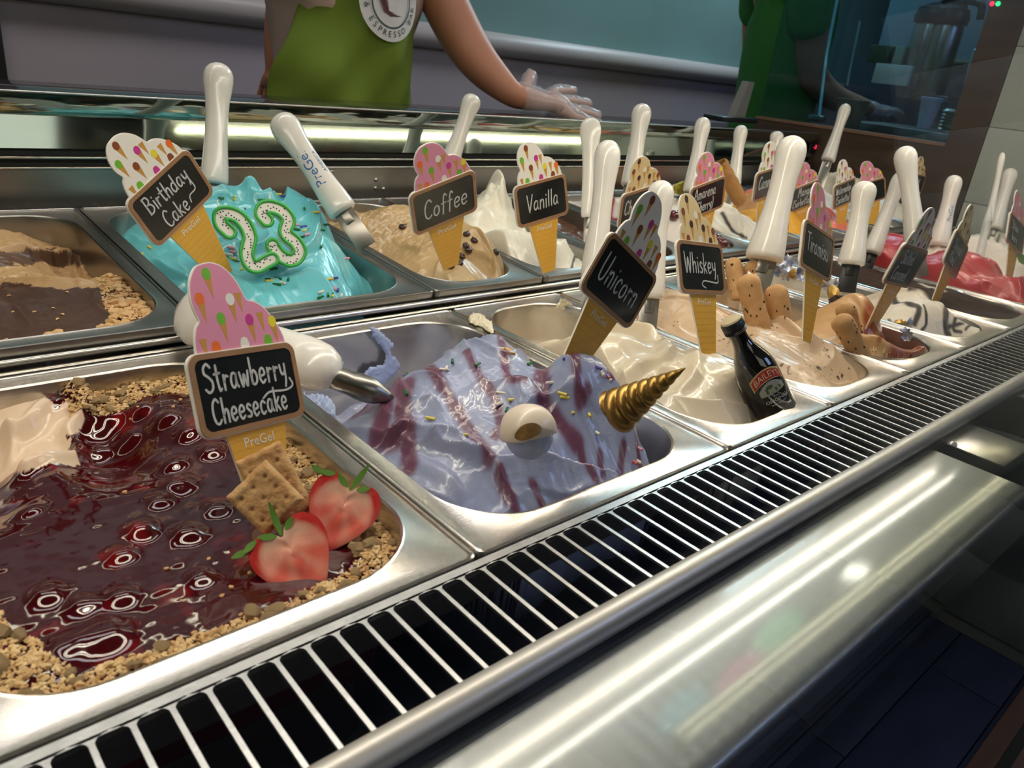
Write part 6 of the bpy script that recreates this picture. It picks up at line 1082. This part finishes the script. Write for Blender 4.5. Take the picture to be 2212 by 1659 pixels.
def ringtext(t, r, a0, step, size, flip):
    for i, ch in enumerate(t):
        a = a0 + i * step * (1 if flip else -1)
        if ch != ' ': text_mb(ch, size, m, lambda x, y: lg(r * cos(a) + (x * -sin(a) + y * -cos(a)) if flip else r * cos(a) + (x * sin(a) + y * cos(a)), r * sin(a) + (x * cos(a) + y * -sin(a)) if flip else r * sin(a) + (-x * cos(a) + y * sin(a)), .0012), 1)
ringtext('& ESPRESSO BAR', .0515, radians(-168), radians(12.2), .0135, True); ringtext('O', .0515, radians(14), .2, .0135, False)
m.build('round_logo', [mat('logo_white', (.62, .60, .60), .8), mat('logo_dark_green', (.02, .06, .06), .8), mat('logo_brown', (.09, .035, .035), .8)], ap, False)
# person 2: green shirt, bending towards the right, seen beside the glass edge
J = {}; E = []; EL = E
w1 = at(1705, 240, y=1.12); c1 = at(1715, 60, y=1.10)
J['pelvis'] = ((w1[0] - .06, 1.20, -.02), (.15, .12)); J['waist'] = ((w1[0] - .03, 1.16, .14), (.135, .12)); J['chest'] = (tuple(c1 + [-.02, 0, .0]), (.15, .125)); J['top'] = ((c1[0] + .03, 1.09, c1[2] + .14), (.12, .09)); J['neck'] = ((c1[0] + .06, 1.07, c1[2] + .23), .05); J['jaw'] = ((c1[0] + .10, 1.04, c1[2] + .29), .06); J['head'] = ((c1[0] + .12, 1.03, c1[2] + .36), (.075, .09)); J['crown'] = ((c1[0] + .12, 1.03, c1[2] + .42), .05)
chain(E, 'pelvis', 'waist', 'chest', 'top', 'neck', 'jaw', 'head', 'crown'); px_, py_ = w1[0] - .06, 1.20
for s_, sx in (('l', .09), ('r', -.09)): J[s_ + 'hip'] = ((px_ + sx, py_, -.10), .088); J[s_ + 'knee'] = ((px_ + sx, py_ - .02, -.53), .058); J[s_ + 'ank'] = ((px_ + sx, py_ + .02, -.93), .038); J[s_ + 'toe'] = ((px_ + sx * 1.2, py_ - .12, -.965), .033); chain(E, 'pelvis', s_ + 'hip', s_ + 'knee', s_ + 'ank', s_ + 'toe')
J['rsh'] = (tuple(at(1752, -50, y=1.0)), .058); J['rel'] = (tuple(at(1752, 165, y=.98)), .046); J['rfa'] = (tuple(at(1800, 212, y=.97)), .040); J['rwr'] = (tuple(at(1872, 232, y=.96)), .026); chain(E, 'top', 'rsh', 'rel', 'rfa', 'rwr')
J['lsh'] = ((c1[0] - .02, 1.24, c1[2] + .12), .055); J['lel'] = ((c1[0] + .12, 1.28, c1[2] - .12), .043); J['lwr'] = ((c1[0] + .32, 1.20, c1[2] - .16), .026); chain(E, 'top', 'lsh', 'lel', 'lwr')
wr = np.array(J['rwr'][0]); hand(J, E, 'rwr', at(1960, 268, y=.95) - wr, (0, -1, .3), (0, 0, 1), 1.1, 'R', .4); hand(J, E, 'lwr', (1, -.3, -.2), (0, 1, 0), (0, 0, 1), .95, 'L', .4)
root, JL, B = person('p2', 'person in a green shirt bending towards the right behind the glass edge', (px_, py_, -1.0), J, E, (.8, -.5, 0), HAIR)
keep = ('pelvis', 'waist', 'chest', 'top', 'lsh', 'rsh'); J2 = {k: (v[0], (v[1][0] + .018, v[1][1] + .018) if isinstance(v[1], tuple) else v[1] + .016) for k, v in JL.items() if k in keep}
J2['rsl'] = (tuple(at(1745, 92, y=.985) - B), .062); J2['lsl'] = (tuple(np.array(JL['lsh'][0]) * .5 + np.array(JL['lel'][0]) * .5), .058)
skin_obj('shirt', J2, [('pelvis', 'waist'), ('waist', 'chest'), ('chest', 'top'), ('top', 'lsh'), ('lsh', 'lsl'), ('top', 'rsh'), ('rsh', 'rsl')], 'pelvis', SHIRT, root); trousers(JL, root); glove(JL, 'R', 'rwr', root)

# ------------------------------------------------------------------ things behind the counter on the right
def ulathe(u, v, x, prof, name, label, cat, m_, n=28, part=None):
    c = at(u, v, x=x); e = empty(name, c, label, cat); lathe(prof, n).build(part or 'body', m_, e, True, 40); return e
bc = empty('back_counter', (2.6, .85, -1.0), 'dark back counter holding cups and machines beyond the wooden end panel', 'counter')
MB().box(-.5, .9, -.42, .08, 0, 1.10).build('cabinet', WOODD, bc, False); MB().box(-.5, .9, -.43, .09, 1.10, 1.125).build('worktop', BLACKP, bc, False); MB().box(-.3, .1, -.42, .05, 1.125, 1.197, bev=.003).build('riser', STEELD, bc)
def ubox(u0, u1, v0, v1, x, dep, name, label, cat, m_, bev=.001):
    a = at(u0, v0, x=x); b_ = at(u1, v1, x=x); c = (a + b_) / 2; hw = abs(a[1] - b_[1]) / 2; hh = abs(a[2] - b_[2]) / 2; o = MB().box(0, dep, -hw, hw, -hh, hh, bev=bev).build(name, m_, None); o.location = c; tag(o, label, cat); return o
ubox(1893, 1958, 136, 186, 2.75, .02, 'white_card', 'plain white card standing behind the end window', 'card', WPLATE)
ubox(1882, 1926, 96, 138, 2.80, .09, 'carton', 'small dark green carton behind the white card', 'carton', mat('dark_green_carton', (.02, .07, .03), .6, var=.6, vscale=60, col2=(.12, .10, .05)))
ubox(1925, 1944, 98, 140, 2.80, .05, 'carton', 'pale green carton beside the dark green carton', 'carton', mat('pale_green_carton', (.25, .36, .28), .6))
for k, (u, v, t) in enumerate([(1968, 200, 'left steel coffee pump flask with a black top'), (2003, 205, 'right steel coffee pump flask with a black top')]):
    c = at(u, v, x=2.85); e = empty('pump_flask', c, t, 'flask', 'pump flasks on the back counter'); lathe([(-.02, 0), (-.02, .045), (.0, .05), (.20, .05), (.215, .045), (.215, 0)], 26).build('steel_body', STEELD, e, True, 40)
    lathe([(.215, 0), (.215, .055), (.235, .058), (.26, .05), (.275, .02), (.275, 0)], 22).build('lid', BLACKP, e, True, 40); MB().tube(catmull([(0, 0, .26), (0, -.03, .285), (0, -.08, .275), (0, -.09, .235)], 5), .011, 10).build('spout', BLACKP, e, True, 180)
ubox(1970, 2045, 200, 219, 2.70, .12, 'steel_tray', 'grey steel tray shelf under the pump flasks', 'tray', STEELD)
ulathe(1999, 262, 2.5, [(-.020, 0), (-.020, .018), (.055, .028), (.058, .031), (.066, .031), (.067, .028), (.067, 0)], 'paper_cup', 'white lidded paper cup behind the end window', 'cup', mat('cup_blueish_white', (.5, .55, .7), .4))
ulathe(2050, 287, 2.4, [(0, 0), (0, .030)] + [(.006 + i * .0045, .034 if i % 2 else .029) for i in range(12)] + [(.062, .028), (.062, 0)], 'ribbed_steel_pot', 'shiny ribbed steel pot at the lower right of the end window', 'pot', STEEL)
ulathe(2098, 212, 2.4, [(0, 0), (0, .024), (.002, .026), (.115, .036), (.118, .037), (.120, .035), (.118, .034), (.115, .034), (.004, .024)], 'clear_cup', 'tall clear plastic cup at the right of the end window', 'cup', CLEARP)
ulathe(1826, 283, 2.2, [(0, 0), (0, .028), (.002, .030), (.080, .043), (.083, .045), (.085, .043), (.080, .041), (.004, .028)], 'paper_tub', 'translucent tan tub standing behind the thin leaning handle', 'cup', mat('tan_tub', (.42, .26, .18), .4, alpha=.8))
# glass partition edges seen as bright vertical lines
gp_ = empty('glass_partition', at(1800, 240, x=2.12), 'upright glass partition with a bright edge beside the second person', 'glass'); q0 = np.array(gp_.location)
MB().tube([at(1812, -20, x=2.12) - q0, at(1785, 120, x=2.12) - q0, at(1768, 262, x=2.12) - q0], .0045, 8).build('polished_edge', mat('glass_edge', (.45, .75, .80), .15, coat=1, spec=1), gp_, True)
MB().box(-.012, .012, -.022, .022, -.012, .004, bev=.002).build('clamp', STEEL, gp_).location = tuple(at(1766, 252, x=2.12) - q0)
MB().tube([at(1858, 45, x=2.4) - q0, at(1838, 140, x=2.4) - q0, at(1830, 185, x=2.4) - q0], .003, 8).build('far_edge', mat('glass_edge_pale', (.5, .62, .66), .2, coat=1), gp_, True)
ub = empty('upper_cabinet', (3.3, 1.0, .1), 'pale cabinet front far behind the end window', 'cabinet'); MB().box(0, .03, -.35, .3, .32, .55).build('door', mat('cabinet_teal_grey', (.14, .22, .26), .4), ub, False); MB().box(-.004, 0, -.35, .3, .325, .335).build('door_edge', STEEL, ub, False); MB().box(.01, .04, -.6, .4, -.2, .32).build('back_board', mat('dark_blue_board', (.025, .035, .05), .5), ub, False)
for k, (u, m_, t) in enumerate([(2143, LEDM, 'red'), (2156, LEDG, 'green')]): c = at(u, 8, x=2.028); o = MB().ell((0, 0, 0), (.005, .005, .005), 12, 8).build('status_lamp', m_, None, True, 180); o.location = c; tag(o, f'tiny {t} status lamp at the upper right corner', 'lamp')
# card terminal on the counter
c = at(1575, 262, y=.87); e = empty('payment_terminal', c, 'grey and black payment terminal on the counter beside the second person', 'terminal'); MB().box(-.07, .08, -.03, .03, 0, .012, bev=.003).build('base', BLACKP, e); m = MB(); m.add([(.005, -.01, .012), (.05, -.01, .012), (.075, 0, .095), (.05, 0, .095), (.005, .012, .012), (.05, .012, .012), (.075, .02, .095), (.05, .02, .095)], [(0, 1, 2, 3), (7, 6, 5, 4), (0, 4, 5, 1), (1, 5, 6, 2), (2, 6, 7, 3), (3, 7, 4, 0)]); m.build('stand', mat('grey_stand', (.16, .16, .15), .5), e, False)
